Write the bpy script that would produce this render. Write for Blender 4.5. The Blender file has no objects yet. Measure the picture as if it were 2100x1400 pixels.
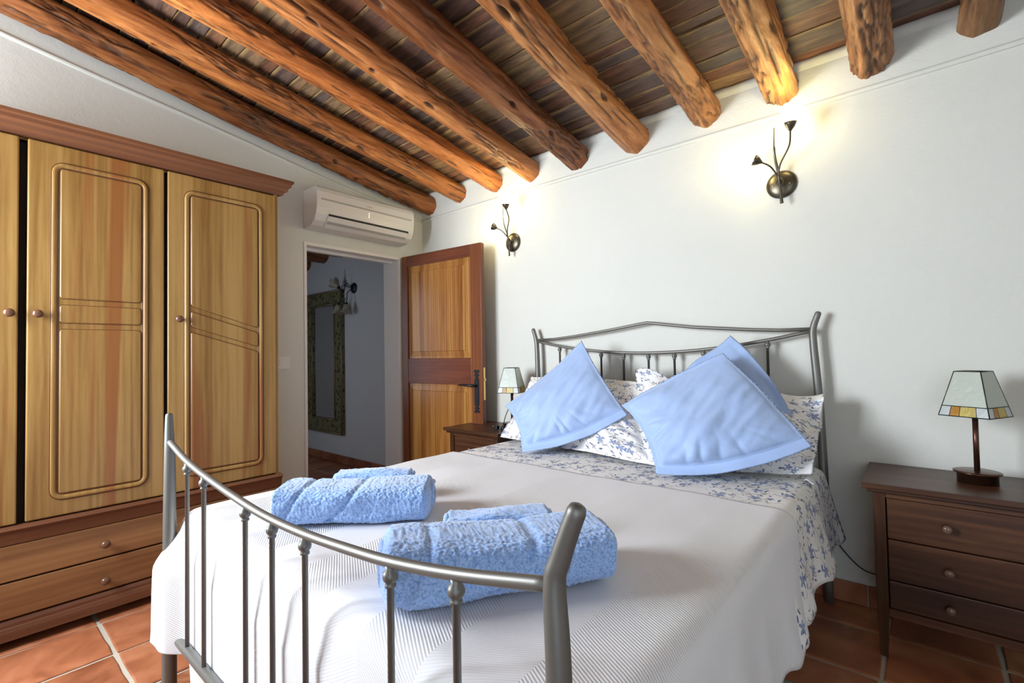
import bpy, bmesh, math, random
from math import sin, cos, pi, sqrt, atan2, radians, hypot, exp
from mathutils import Vector, Matrix, noise
random.seed(7)
SC = bpy.context.scene
COL = SC.collection

# ---------------------------------------------------------------- camera
cam = bpy.data.cameras.new('camera')
cam.sensor_width = 36.0
cam.lens = 979.057 * 36.0 / 2100.0
cam.clip_start = 0.02
co = bpy.data.objects.new('camera', cam)
COL.objects.link(co)
YAW, PIT, ROL = 0.7067, 0.0254, -0.0175
F = Vector((-sin(YAW) * cos(PIT), cos(YAW) * cos(PIT), sin(PIT)))
R0 = Vector((cos(YAW), sin(YAW), 0)); U0 = R0.cross(F)
R = R0 * cos(ROL) + U0 * sin(ROL); U = -R0 * sin(ROL) + U0 * cos(ROL)
m = Matrix((R, U, -F)).transposed().to_4x4()
m.translation = Vector((3.201, -2.5946, 1.1255))
co.matrix_world = m
SC.camera = co

# ---------------------------------------------------------------- world, light, exposure
w = bpy.data.worlds.new('sky'); SC.world = w; w.use_nodes = True
nt = w.node_tree; nt.nodes.clear()
bg = nt.nodes.new('ShaderNodeBackground'); wo = nt.nodes.new('ShaderNodeOutputWorld')
bg.inputs[0].default_value = (0.62, 0.78, 1.0, 1); bg.inputs[1].default_value = 2.0
nt.links.new(bg.outputs[0], wo.inputs[0])


def area(name, loc, target, sx, sy, power, col):
    l = bpy.data.lights.new(name, 'AREA'); l.shape = 'RECTANGLE'; l.size = sx; l.size_y = sy
    l.energy = power; l.color = col
    o = bpy.data.objects.new(name, l); COL.objects.link(o)
    o.location = loc
    o.rotation_euler = (Vector(target) - Vector(loc)).to_track_quat('-Z', 'Y').to_euler()
    return o


area('daylight_window', (0.65, -3.42, 1.55), (1.35, 0, 0.95), 1.25, 1.15, 205, (0.85, 0.92, 1.0))
area('added_fill_right', (3.9, -3.42, 1.35), (3.4, 0, 1.2), 1.2, 1.7, 11, (0.97, 0.98, 1.0))  # added fill light behind the camera, no known source there
area('daylight_hallway', (-1.5, -2.1, 1.3), (-1.15, 0.0, 1.1), 0.35, 1.4, 7.0, (0.72, 0.84, 1.0))
vs = SC.view_settings
vs.view_transform = 'Standard'; vs.look = 'None'; vs.exposure = 0.0; vs.gamma = 1.0
vs.use_curve_mapping = False


# ---------------------------------------------------------------- helpers
def off(p):
    v = Vector((0, 0, 0))
    while p is not None:
        v += p.location; p = p.parent
    return v


def tag(o, label=None, cat=None, group=None, kind=None):
    if label: o['label'] = label
    if cat: o['category'] = cat
    if group: o['group'] = group
    if kind: o['kind'] = kind
    return o


def thing(name, label, cat, loc, group=None, kind=None):
    o = bpy.data.objects.new(name, None); COL.objects.link(o); o.location = loc
    o.empty_display_size = 0.05
    return tag(o, label, cat, group, kind)


class MB:
    def __init__(s):
        s.v = []; s.f = []; s.uv = None; s.sm = []

    def add(s, vs, fs, smooth=False):
        n = len(s.v); s.v += [tuple(q) for q in vs]
        s.f += [tuple(i + n for i in f) for f in fs]; s.sm += [smooth] * len(fs)
        return s

    def box(s, x0, x1, y0, y1, z0, z1):
        if x0 > x1: x0, x1 = x1, x0
        if y0 > y1: y0, y1 = y1, y0
        if z0 > z1: z0, z1 = z1, z0
        return s.add([(x0, y0, z0), (x1, y0, z0), (x1, y1, z0), (x0, y1, z0), (x0, y0, z1), (x1, y0, z1), (x1, y1, z1), (x0, y1, z1)],
                     [(0, 3, 2, 1), (4, 5, 6, 7), (0, 1, 5, 4), (1, 2, 6, 5), (2, 3, 7, 6), (3, 0, 4, 7)])

    def prism(s, poly, d, smooth=False):
        """poly: list of 3d points (loop), extruded by vector d"""
        n = len(poly); d = Vector(d)
        a = [Vector(q) for q in poly]; b = [q + d for q in a]
        fs = [tuple(range(n))[::-1], tuple(range(n, 2 * n))]
        for i in range(n):
            j = (i + 1) % n; fs.append((i, j, n + j, n + i))
        return s.add(a + b, fs, smooth)

    def tube(s, pts, rad, n=10, caps=True, flat=1.0):
        pts = [Vector(q) for q in pts]
        if not isinstance(rad, (list, tuple)): rad = [rad] * len(pts)
        vs = []; fs = []; up = None
        for i, q in enumerate(pts):
            t = (pts[min(i + 1, len(pts) - 1)] - pts[max(i - 1, 0)]).normalized()
            if up is None:
                up = Vector((0, 0, 1)) if abs(t.z) < 0.9 else Vector((0, 1, 0))
            a = (up - t * up.dot(t)).normalized(); up = a; b = t.cross(a)
            for k in range(n):
                th = 2 * pi * k / n
                vs.append(q + (a * cos(th) * flat + b * sin(th)) * rad[i])
        for i in range(len(pts) - 1):
            for k in range(n):
                l = (k + 1) % n
                fs.append((i * n + k, i * n + l, (i + 1) * n + l, (i + 1) * n + k))
        if caps:
            fs.append(tuple(range(n))[::-1]); fs.append(tuple((len(pts) - 1) * n + k for k in range(n)))
        return s.add(vs, fs, True)

    def lathe(s, prof, org, axis=(0, 0, 1), n=20):
        """prof: (radius, height) along axis"""
        ax = Vector(axis).normalized(); org = Vector(org)
        a = ax.orthogonal().normalized(); b = ax.cross(a)
        vs = []; fs = []
        for r, h in prof:
            for k in range(n):
                th = 2 * pi * k / n
                vs.append(org + ax * h + (a * cos(th) + b * sin(th)) * max(r, 1e-4))
        for i in range(len(prof) - 1):
            for k in range(n):
                l = (k + 1) % n
                fs.append((i * n + k, i * n + l, (i + 1) * n + l, (i + 1) * n + k))
        fs.append(tuple(range(n))[::-1]); fs.append(tuple((len(prof) - 1) * n + k for k in range(n)))
        return s.add(vs, fs, True)

    def grid(s, fn, nu, nv, closed_u=False, smooth=True, uvfn=None):
        vs = []; fs = []
        for j in range(nv + 1):
            for i in range(nu + (0 if closed_u else 1)):
                vs.append(fn(i / nu, j / nv))
        W = nu if closed_u else nu + 1
        for j in range(nv):
            for i in range(nu):
                a = j * W + i; b = j * W + (i + 1) % W
                fs.append((a, b, b + W, a + W))
        if uvfn:
            if s.uv is None: s.uv = {}
            n0 = len(s.v); k = 0
            for j in range(nv + 1):
                for i in range(nu + (0 if closed_u else 1)):
                    s.uv[n0 + k] = uvfn(i / nu, j / nv); k += 1
        return s.add(vs, fs, smooth)

    def mesh(s, name, mat, o=Vector((0, 0, 0)), weld=False, fix=True):
        me = bpy.data.meshes.new(name)
        me.from_pydata([(v[0] - o.x, v[1] - o.y, v[2] - o.z) for v in s.v], [], s.f)
        me.polygons.foreach_set('use_smooth', s.sm)
        if s.uv:
            ul = me.uv_layers.new(name='UVMap')
            for li, l in enumerate(me.loops):
                ul.data[li].uv = s.uv.get(l.vertex_index, (0, 0))
        bm = bmesh.new(); bm.from_mesh(me)
        if weld: bmesh.ops.remove_doubles(bm, verts=bm.verts, dist=1e-5)
        if fix: bmesh.ops.recalc_face_normals(bm, faces=bm.faces)
        bm.to_mesh(me); bm.free()
        if mat: me.materials.append(mat)
        return me

    def build(s, name, mat, parent=None, bevel=0, seg=2, weld=False, fix=True, color=None, loc=None):
        o0 = off(parent) if parent is not None else Vector((0, 0, 0))
        if loc is not None and parent is None: o0 = Vector(loc)
        me = s.mesh(name, mat, o0, weld, fix)
        o = bpy.data.objects.new(name, me); COL.objects.link(o)
        if parent is not None: o.parent = parent
        elif loc is not None: o.location = loc
        if color: o.color = (*color, 1)
        if bevel:
            b = o.modifiers.new('bevel', 'BEVEL'); b.width = bevel; b.segments = seg; b.limit_method = 'ANGLE'
            b.angle_limit = radians(40)
            if seg > 1: b.harden_normals = False
        return o


def struct(o): o['kind'] = 'structure'; return o


def fbm(x, y, z, oct=3):
    return noise.fractal(Vector((x, y, z)), 1.0, 2.0, oct)


# ---------------------------------------------------------------- materials
def newmat(name):
    mt = bpy.data.materials.new(name); mt.use_nodes = True
    n = mt.node_tree.nodes; b = n['Principled BSDF']
    return mt, mt.node_tree, b


def N(t, typ, **kw):
    n = t.nodes.new('ShaderNode' + typ)
    for k, v in kw.items():
        if k.startswith('i'): n.inputs[int(k[1:]) if k[1:].isdigit() else k[1:]].default_value = v
        else: setattr(n, k, v)
    return n


def L(t, a, b): t.links.new(a, b)


def ramp(t, stops, fac=None, interp='LINEAR'):
    r = t.nodes.new('ShaderNodeValToRGB'); cr = r.color_ramp; cr.interpolation = interp
    while len(cr.elements) < len(stops): cr.elements.new(0.5)
    for e, (p, c) in zip(cr.elements, stops):
        e.position = p; e.color = (*c, 1) if len(c) == 3 else c
    if fac is not None: L(t, fac, r.inputs[0])
    return r


def mixc(t, a, b, fac, mode='MIX'):
    n = t.nodes.new('ShaderNodeMix'); n.data_type = 'RGBA'; n.blend_type = mode
    for sock, val in ((n.inputs[0], fac), (n.inputs[6], a), (n.inputs[7], b)):
        if hasattr(val, 'is_linked') or hasattr(val, 'links'): L(t, val, sock)
        elif isinstance(val, (int, float)): sock.default_value = val
        else: sock.default_value = (*val, 1) if len(val) == 3 else val
    return n.outputs[2]


def math_(t, op, a, b=None, c=None):
    n = t.nodes.new('ShaderNodeMath'); n.operation = op
    for i, v in enumerate((a, b, c)):
        if v is None: continue
        if isinstance(v, (int, float)): n.inputs[i].default_value = v
        else: L(t, v, n.inputs[i])
    return n.outputs[0]


def bump(t, b, h, strength=0.3, dist=0.01):
    n = t.nodes.new('ShaderNodeBump'); n.inputs['Strength'].default_value = strength
    n.inputs['Distance'].default_value = dist
    L(t, h, n.inputs['Height']); L(t, n.outputs[0], b.inputs['Normal'])
    return n


def coords(t, kind='Object', scale=(1, 1, 1), rot=(0, 0, 0)):
    tc = t.nodes.new('ShaderNodeTexCoord'); mp = t.nodes.new('ShaderNodeMapping')
    mp.inputs['Scale'].default_value = scale; mp.inputs['Rotation'].default_value = rot
    L(t, tc.outputs[kind], mp.inputs['Vector'])
    return mp.outputs[0]


def nz(t, vec, scale, detail=4, rough=0.55, dist=0.0):
    n = t.nodes.new('ShaderNodeTexNoise'); n.inputs['Scale'].default_value = scale
    n.inputs['Detail'].default_value = detail; n.inputs['Roughness'].default_value = rough
    n.inputs['Distortion'].default_value = dist
    L(t, vec, n.inputs['Vector']); return n.outputs['Fac']


def plain(name, col, rough=0.5, metal=0.0, spec=0.5, bumps=None):
    mt, t, b = newmat(name)
    b.inputs['Base Color'].default_value = (*col, 1); b.inputs['Roughness'].default_value = rough
    b.inputs['Metallic'].default_value = metal; b.inputs['Specular IOR Level'].default_value = spec
    if bumps:
        bump(t, b, nz(t, coords(t), bumps[0], 3), bumps[1], bumps[2])
    return mt


def plaster(name, col, sc=22.0, st=0.35):
    mt, t, b = newmat(name)
    v = coords(t)
    n1 = nz(t, v, sc, 4, 0.5); n2 = nz(t, v, sc * 7, 2, 0.5); n3 = nz(t, v, 1.3, 3)
    r = ramp(t, [(0.3, tuple(c * 0.965 for c in col)), (0.7, col)], n3)
    L(t, r.outputs[0], b.inputs['Base Color']); b.inputs['Roughness'].default_value = 0.85
    b.inputs['Specular IOR Level'].default_value = 0.25
    h = math_(t, 'ADD', n1, math_(t, 'MULTIPLY', n2, 0.35))
    bump(t, b, h, st, 0.006)
    return mt


def wood(name, stops, axis=2, grain=9.0, stretch=0.06, rough=0.4, board=None, bdir=1, streak=None, bstr=0.15, knots=False, objcol=False, wave=0.07, fw_=0.22):
    """axis: direction the grain runs; board: width of glued laths across bdir"""
    mt, t, b = newmat(name)
    sc = [1, 1, 1]; sc[axis] = stretch
    v = coords(t, 'Object', tuple(sc))
    g = nz(t, v, grain, 6, 0.62, 0.6)
    fine = nz(t, v, grain * 9, 3, 0.6, 0.2)
    wv = t.nodes.new('ShaderNodeTexWave'); wv.wave_type = 'BANDS'; wv.bands_direction = 'XYZ'[bdir]
    wv.inputs['Scale'].default_value = grain * 1.1; wv.inputs['Distortion'].default_value = 7.0
    wv.inputs['Detail'].default_value = 3; wv.inputs['Detail Scale'].default_value = 0.8
    L(t, v, wv.inputs['Vector'])
    f = math_(t, 'ADD', math_(t, 'MULTIPLY', g, 0.74), math_(t, 'MULTIPLY', wv.outputs['Fac'], wave))
    f = math_(t, 'ADD', f, math_(t, 'MULTIPLY', fine, fw_))
    if board:
        tc = t.nodes.new('ShaderNodeTexCoord'); sp = t.nodes.new('ShaderNodeSeparateXYZ'); L(t, tc.outputs['Object'], sp.inputs[0])
        q = math_(t, 'FLOOR', math_(t, 'DIVIDE', sp.outputs[bdir], board))
        wn = t.nodes.new('ShaderNodeTexWhiteNoise'); wn.noise_dimensions = '1D'; L(t, q, wn.inputs['W'])
        f = math_(t, 'ADD', f, math_(t, 'MULTIPLY', math_(t, 'SUBTRACT', wn.outputs[0], 0.5), 0.2))
    r = ramp(t, stops, f)
    c = r.outputs[0]
    if streak:
        s2 = coords(t, 'Object', tuple(sc))
        sn = nz(t, s2, streak[1], 3, 0.5, 0.4)
        sr = ramp(t, [(0.56, (0, 0, 0)), (0.66, (1, 1, 1))], sn)
        c = mixc(t, c, streak[0], math_(t, 'MULTIPLY', sr.outputs[0], streak[2]))
    if knots:
        vo = t.nodes.new('ShaderNodeTexVoronoi'); vo.inputs['Scale'].default_value = 2.3
        kv = [1, 1, 1]; kv[axis] = 0.45
        L(t, coords(t, 'Object', tuple(kv)), vo.inputs['Vector'])
        kr = ramp(t, [(0.02, (1, 1, 1)), (0.06, (0, 0, 0))], vo.outputs['Distance'])
        c = mixc(t, c, (0.13, 0.055, 0.02), kr.outputs[0])
    if objcol:
        oi = t.nodes.new('ShaderNodeObjectInfo')
        c = mixc(t, c, oi.outputs['Color'], 1.0, 'MULTIPLY')
    L(t, c, b.inputs['Base Color'])
    b.inputs['Roughness'].default_value = rough; b.inputs['Specular IOR Level'].default_value = 0.4
    bump(t, b, f, bstr, 0.004)
    return mt


M = {}
M['wall'] = plaster('white_plaster', (0.705, 0.715, 0.66))
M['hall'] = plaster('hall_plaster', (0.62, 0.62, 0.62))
M['white_paint'] = plain('white_paint', (0.80, 0.79, 0.76), 0.45)
PINE = [(0.25, (0.12, 0.052, 0.013)), (0.42, (0.195, 0.098, 0.025)), (0.56, (0.27, 0.150, 0.043)), (0.72, (0.345, 0.205, 0.066))]
M['pine_v'] = wood('varnished_pine_upright', PINE, 2, 10.0, 0.04, 0.34, board=0.083, bdir=1, fw_=0.34, streak=((0.20, 0.060, 0.014), 8.5, 0.8), bstr=0.12, knots=True)
PINED = [(0.25, (0.11, 0.045, 0.017)), (0.45, (0.19, 0.085, 0.032)), (0.6, (0.26, 0.125, 0.048)), (0.75, (0.32, 0.165, 0.068))]
M['pine_h'] = wood('varnished_pine_lengthwise', PINED, 1, 9.0, 0.05, 0.34, bdir=2, bstr=0.12, knots=True)
M['pine_trim'] = wood('reddish_pine_trim', [(0.25, (0.065, 0.022, 0.010)), (0.5, (0.125, 0.046, 0.021)), (0.75, (0.19, 0.078, 0.034))], 1, 10.0, 0.05, 0.36, bdir=2, bstr=0.12)
M['door_frame'] = wood('door_stile_wood', [(0.25, (0.09, 0.024, 0.009)), (0.5, (0.17, 0.052, 0.018)), (0.75, (0.25, 0.085, 0.03))], 2, 9.0, 0.06, 0.3, bdir=0)
M['door_dark'] = wood('door_rail_wood', [(0.25, (0.07, 0.018, 0.010)), (0.5, (0.13, 0.035, 0.016)), (0.75, (0.18, 0.055, 0.024))], 0, 9.0, 0.06, 0.3, bdir=2)
M['door_panel'] = wood('door_panel_wood', [(0.3, (0.14, 0.045, 0.010)), (0.5, (0.29, 0.115, 0.026)), (0.7, (0.44, 0.215, 0.055))], 2, 13.0, 0.035, 0.25, board=0.05, bdir=0, bstr=0.12)
M['night'] = wood('dark_walnut_stain', [(0.28, (0.022, 0.008, 0.004)), (0.5, (0.060, 0.022, 0.009)), (0.72, (0.125, 0.05, 0.019))], 0, 10.0, 0.07, 0.36, bdir=2, bstr=0.1)
M['night_v'] = wood('dark_walnut_stain_upright', [(0.28, (0.022, 0.008, 0.004)), (0.5, (0.052, 0.02, 0.008)), (0.72, (0.10, 0.04, 0.016))], 2, 10.0, 0.07, 0.3, bdir=0, bstr=0.1)
M['knob'] = plain('turned_wood_knob', (0.12, 0.055, 0.03), 0.22)
M['knob_dark'] = plain('dark_knob', (0.14, 0.085, 0.06), 0.2)
M['groove_shade'] = plain('painted_groove_shade', (0.10, 0.04, 0.012), 0.5)  # dark colour painted in as the shade beside the door mouldings
M['dark_gap'] = plain('dark_inside', (0.012, 0.008, 0.006), 0.9)
M['iron'] = plain('brushed_pewter_iron', (0.19, 0.187, 0.17), 0.46, 0.65, bumps=(350, 0.05, 0.001))
M['iron_dark'] = plain('forged_black_iron', (0.03, 0.035, 0.042), 0.4, 0.7, bumps=(160, 0.4, 0.002))
M['bronze'] = plain('aged_bronze', (0.115, 0.10, 0.072), 0.34, 0.85)
M['brass'] = plain('brass', (0.75, 0.55, 0.22), 0.28, 1.0)
M['ac'] = plain('ac_plastic', (0.76, 0.74, 0.69), 0.35)
M['ac_dark'] = plain('vent_black', (0.01, 0.01, 0.012), 0.6)
M['ac_grey'] = plain('grey_groove', (0.42, 0.42, 0.39), 0.5)
M['black'] = plain('black_plastic', (0.012, 0.012, 0.014), 0.4)
M['copper'] = plain('dark_copper_lamp', (0.10, 0.045, 0.03), 0.26, 0.8)
M['lead'] = plain('lead_came', (0.03, 0.035, 0.03), 0.4, 0.6)
M['mattress'] = plain('mattress_ticking', (0.75, 0.74, 0.72), 0.9)


def beam_mat():
    mt, t, b = newmat('weathered_log')
    v = coords(t, 'Object', (1, 0.09, 1)); v2 = coords(t, 'Object', (1, 0.32, 1))
    g = nz(t, v, 16, 7, 0.66, 0.8); g2 = nz(t, v, 60, 4, 0.6, 0.3)
    f = math_(t, 'ADD', math_(t, 'MULTIPLY', g, 0.75), math_(t, 'MULTIPLY', g2, 0.28))
    r = ramp(t, [(0.33, (0.17, 0.055, 0.018)), (0.46, (0.40, 0.15, 0.045)), (0.58, (0.60, 0.26, 0.085)), (0.72, (0.80, 0.46, 0.19))], f)
    oi = t.nodes.new('ShaderNodeObjectInfo')
    c = mixc(t, r.outputs[0], oi.outputs['Color'], 1.0, 'MULTIPLY')
    # old bark patches (a stain of the log itself, follows the carved hollows)
    at = t.nodes.new('ShaderNodeAttribute'); at.attribute_name = 'hollow'
    pk = nz(t, v2, 9, 5, 0.6, 1.2)
    pr = ramp(t, [(0.66, (0, 0, 0)), (0.76, (1, 1, 1))], pk)
    mx = math_(t, 'MAXIMUM', math_(t, 'MULTIPLY', at.outputs['Fac'], 0.95), math_(t, 'MULTIPLY', pr.outputs[0], 0.5))
    bark = ramp(t, [(0.3, (0.030, 0.015, 0.009)), (0.7, (0.15, 0.072, 0.038))], g2)
    c = mixc(t, c, bark.outputs[0], mx)
    L(t, c, b.inputs['Base Color']); b.inputs['Roughness'].default_value = 0.42
    b.inputs['Specular IOR Level'].default_value = 0.35
    h = math_(t, 'ADD', f, math_(t, 'MULTIPLY', pk, -0.8))
    bump(t, b, h, 0.6, 0.012)
    return mt


M['beam'] = beam_mat()


def plank_mat():
    mt, t, b = newmat('old_roof_boards')
    oi = t.nodes.new('ShaderNodeObjectInfo'); tc = t.nodes.new('ShaderNodeTexCoord')
    mp = t.nodes.new('ShaderNodeMapping'); mp.inputs['Scale'].default_value = (0.12, 1, 1)
    L(t, tc.outputs['Object'], mp.inputs['Vector'])
    g = nz(t, mp.outputs[0], 30, 6, 0.65, 0.7)
    mp2 = t.nodes.new('ShaderNodeMapping'); mp2.inputs['Scale'].default_value = (0.5, 1, 1)
    L(t, tc.outputs['Object'], mp2.inputs['Vector'])
    g2 = nz(t, mp2.outputs[0], 4.0, 4, 0.6, 0.5)
    base = ramp(t, [(0.0, (0.075, 0.050, 0.042)), (0.2, (0.19, 0.085, 0.048)), (0.42, (0.105, 0.088, 0.080)), (0.62, (0.25, 0.12, 0.060)), (0.82, (0.22, 0.15, 0.085)), (1.0, (0.33, 0.19, 0.085))], oi.outputs['Random'])
    tone = ramp(t, [(0.3, (0.45, 0.42, 0.42)), (0.52, (1.0, 1.0, 1.0)), (0.75, (2.1, 1.9, 1.55))], g)
    c = mixc(t, base.outputs[0], tone.outputs[0], 1.0, 'MULTIPLY')
    # pale sapwood strip along one edge of a board
    uv = t.nodes.new('ShaderNodeSeparateXYZ'); L(t, tc.outputs['Generated'], uv.inputs[0])
    e = math_(t, 'ADD', uv.outputs[1], math_(t, 'MULTIPLY', math_(t, 'SUBTRACT', g2, 0.5), 1.2))
    er = ramp(t, [(0.0, (1, 1, 1)), (0.07, (0.6, 0.6, 0.6)), (0.17, (0, 0, 0))], e)
    c = mixc(t, c, (0.46, 0.30, 0.12), math_(t, 'MULTIPLY', er.outputs[0], 0.8))
    L(t, c, b.inputs['Base Color']); b.inputs['Roughness'].default_value = 0.5
    bump(t, b, math_(t, 'ADD', g, g2), 0.45, 0.006)
    return mt


M['plank'] = plank_mat()


def tile_mat():
    mt, t, b = newmat('terracotta')
    oi = t.nodes.new('ShaderNodeObjectInfo'); tc = t.nodes.new('ShaderNodeTexCoord')
    vm = t.nodes.new('ShaderNodeVectorMath'); vm.operation = 'ADD'
    cx = t.nodes.new('ShaderNodeCombineXYZ'); L(t, math_(t, 'MULTIPLY', oi.outputs['Random'], 40.0), cx.inputs[0])
    L(t, tc.outputs['Object'], vm.inputs[0]); L(t, cx.outputs[0], vm.inputs[1])
    n1 = nz(t, vm.outputs[0], 5.0, 4, 0.55, 0.6); n2 = nz(t, vm.outputs[0], 60, 3)
    n3 = nz(t, vm.outputs[0], 2.6, 4, 0.6, 1.0)
    base = ramp(t, [(0.30, (0.20, 0.062, 0.026)), (0.5, (0.33, 0.115, 0.05)), (0.7, (0.43, 0.175, 0.085))], n1)
    v = ramp(t, [(0, (0.82, 0.80, 0.80)), (1, (1.15, 1.15, 1.15))], oi.outputs['Random'])
    c = mixc(t, base.outputs[0], v.outputs[0], 1.0, 'MULTIPLY')
    pr = ramp(t, [(0.60, (0, 0, 0)), (0.74, (1, 1, 1))], n3)
    c = mixc(t, c, (0.52, 0.36, 0.19), math_(t, 'MULTIPLY', pr.outputs[0], 0.55))
    L(t, c, b.inputs['Base Color'])
    rr = ramp(t, [(0.3, (0.30, 0.30, 0.30)), (0.7, (0.48, 0.48, 0.48))], n1); L(t, rr.outputs[0], b.inputs['Roughness'])
    bump(t, b, math_(t, 'ADD', n1, math_(t, 'MULTIPLY', n2, 0.2)), 0.25, 0.01)
    return mt


M['tile'] = tile_mat()
M['grout'] = plain('pale_grout', (0.42, 0.37, 0.29), 0.9, bumps=(60, 0.5, 0.004))


def fabric_blue(name='sky_blue_cotton', col=(0.36, 0.49, 0.76)):
    mt, t, b = newmat(name)
    v = coords(t)
    n = nz(t, v, 9, 4, 0.55)
    r = ramp(t, [(0.3, tuple(c * 0.95 for c in col)), (0.7, tuple(min(1, c * 1.04) for c in col))], n)
    L(t, r.outputs[0], b.inputs['Base Color']); b.inputs['Roughness'].default_value = 0.8
    b.inputs['Sheen Weight'].default_value = 0.2
    b.inputs['Specular IOR Level'].default_value = 0.2
    bump(t, b, math_(t, 'ADD', math_(t, 'MULTIPLY', nz(t, v, 14, 3, 0.5, 0.5), 1.0), math_(t, 'MULTIPLY', nz(t, v, 420, 2), 0.06)), 0.35, 0.012)
    return mt


M['blue'] = fabric_blue()


def terry():
    mt, t, b = newmat('blue_terry')
    v = coords(t)
    vo = t.nodes.new('ShaderNodeTexVoronoi'); vo.inputs['Scale'].default_value = 190; L(t, v, vo.inputs['Vector'])
    n = nz(t, v, 170, 4, 0.65, 0.8)
    f = math_(t, 'ADD', math_(t, 'MULTIPLY', vo.outputs['Distance'], 0.5), math_(t, 'MULTIPLY', n, 0.8))
    r = ramp(t, [(0.35, (0.44, 0.60, 0.88)), (0.62, (0.33, 0.50, 0.83)), (0.85, (0.18, 0.32, 0.66))], f)
    L(t, r.outputs[0], b.inputs['Base Color']); b.inputs['Roughness'].default_value = 0.95
    b.inputs['Sheen Weight'].default_value = 0.5; b.inputs['Specular IOR Level'].default_value = 0.1
    bump(t, b, f, -1.0, 0.008)
    return mt


M['terry'] = terry()


def cover_mat():
    mt, t, b = newmat('white_ribbed_coverlet')
    tc = t.nodes.new('ShaderNodeTexCoord'); sp = t.nodes.new('ShaderNodeSeparateXYZ'); L(t, tc.outputs['UV'], sp.inputs[0])
    x, y = sp.outputs[0], sp.outputs[1]
    # zigzag bands 0.17 m wide: strong ribs lean one way, faint ones the other
    xs = math_(t, 'ADD', x, 3.4 - 2.70)
    tri = math_(t, 'PINGPONG', xs, 0.17)
    odd = math_(t, 'GREATER_THAN', math_(t, 'MODULO', xs, 0.34), 0.17)
    ph = math_(t, 'ADD', math_(t, 'MULTIPLY', y, 0.87), math_(t, 'MULTIPLY', tri, 0.5))
    s = math_(t, 'SINE', math_(t, 'MULTIPLY', ph, 2 * pi / 0.0062))
    amp = math_(t, 'SUBTRACT', 0.5, math_(t, 'MULTIPLY', odd, 0.36))
    s01 = math_(t, 'ADD', math_(t, 'MULTIPLY', s, amp), 0.5)
    nn = nz(t, coords(t, 'Object'), 260, 3)
    n2 = nz(t, coords(t, 'Object'), 3.0, 3)
    r = ramp(t, [(0.0, (0.64, 0.64, 0.66)), (1.0, (0.90, 0.90, 0.92))], s01)
    L(t, r.outputs[0], b.inputs['Base Color']); b.inputs['Roughness'].default_value = 0.9
    b.inputs['Specular IOR Level'].default_value = 0.12
    h = math_(t, 'ADD', math_(t, 'MULTIPLY', s01, 1.0), math_(t, 'MULTIPLY', nn, 0.3))
    bump(t, b, h, 0.45, 0.0016)
    return mt


M['cover'] = cover_mat()


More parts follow.
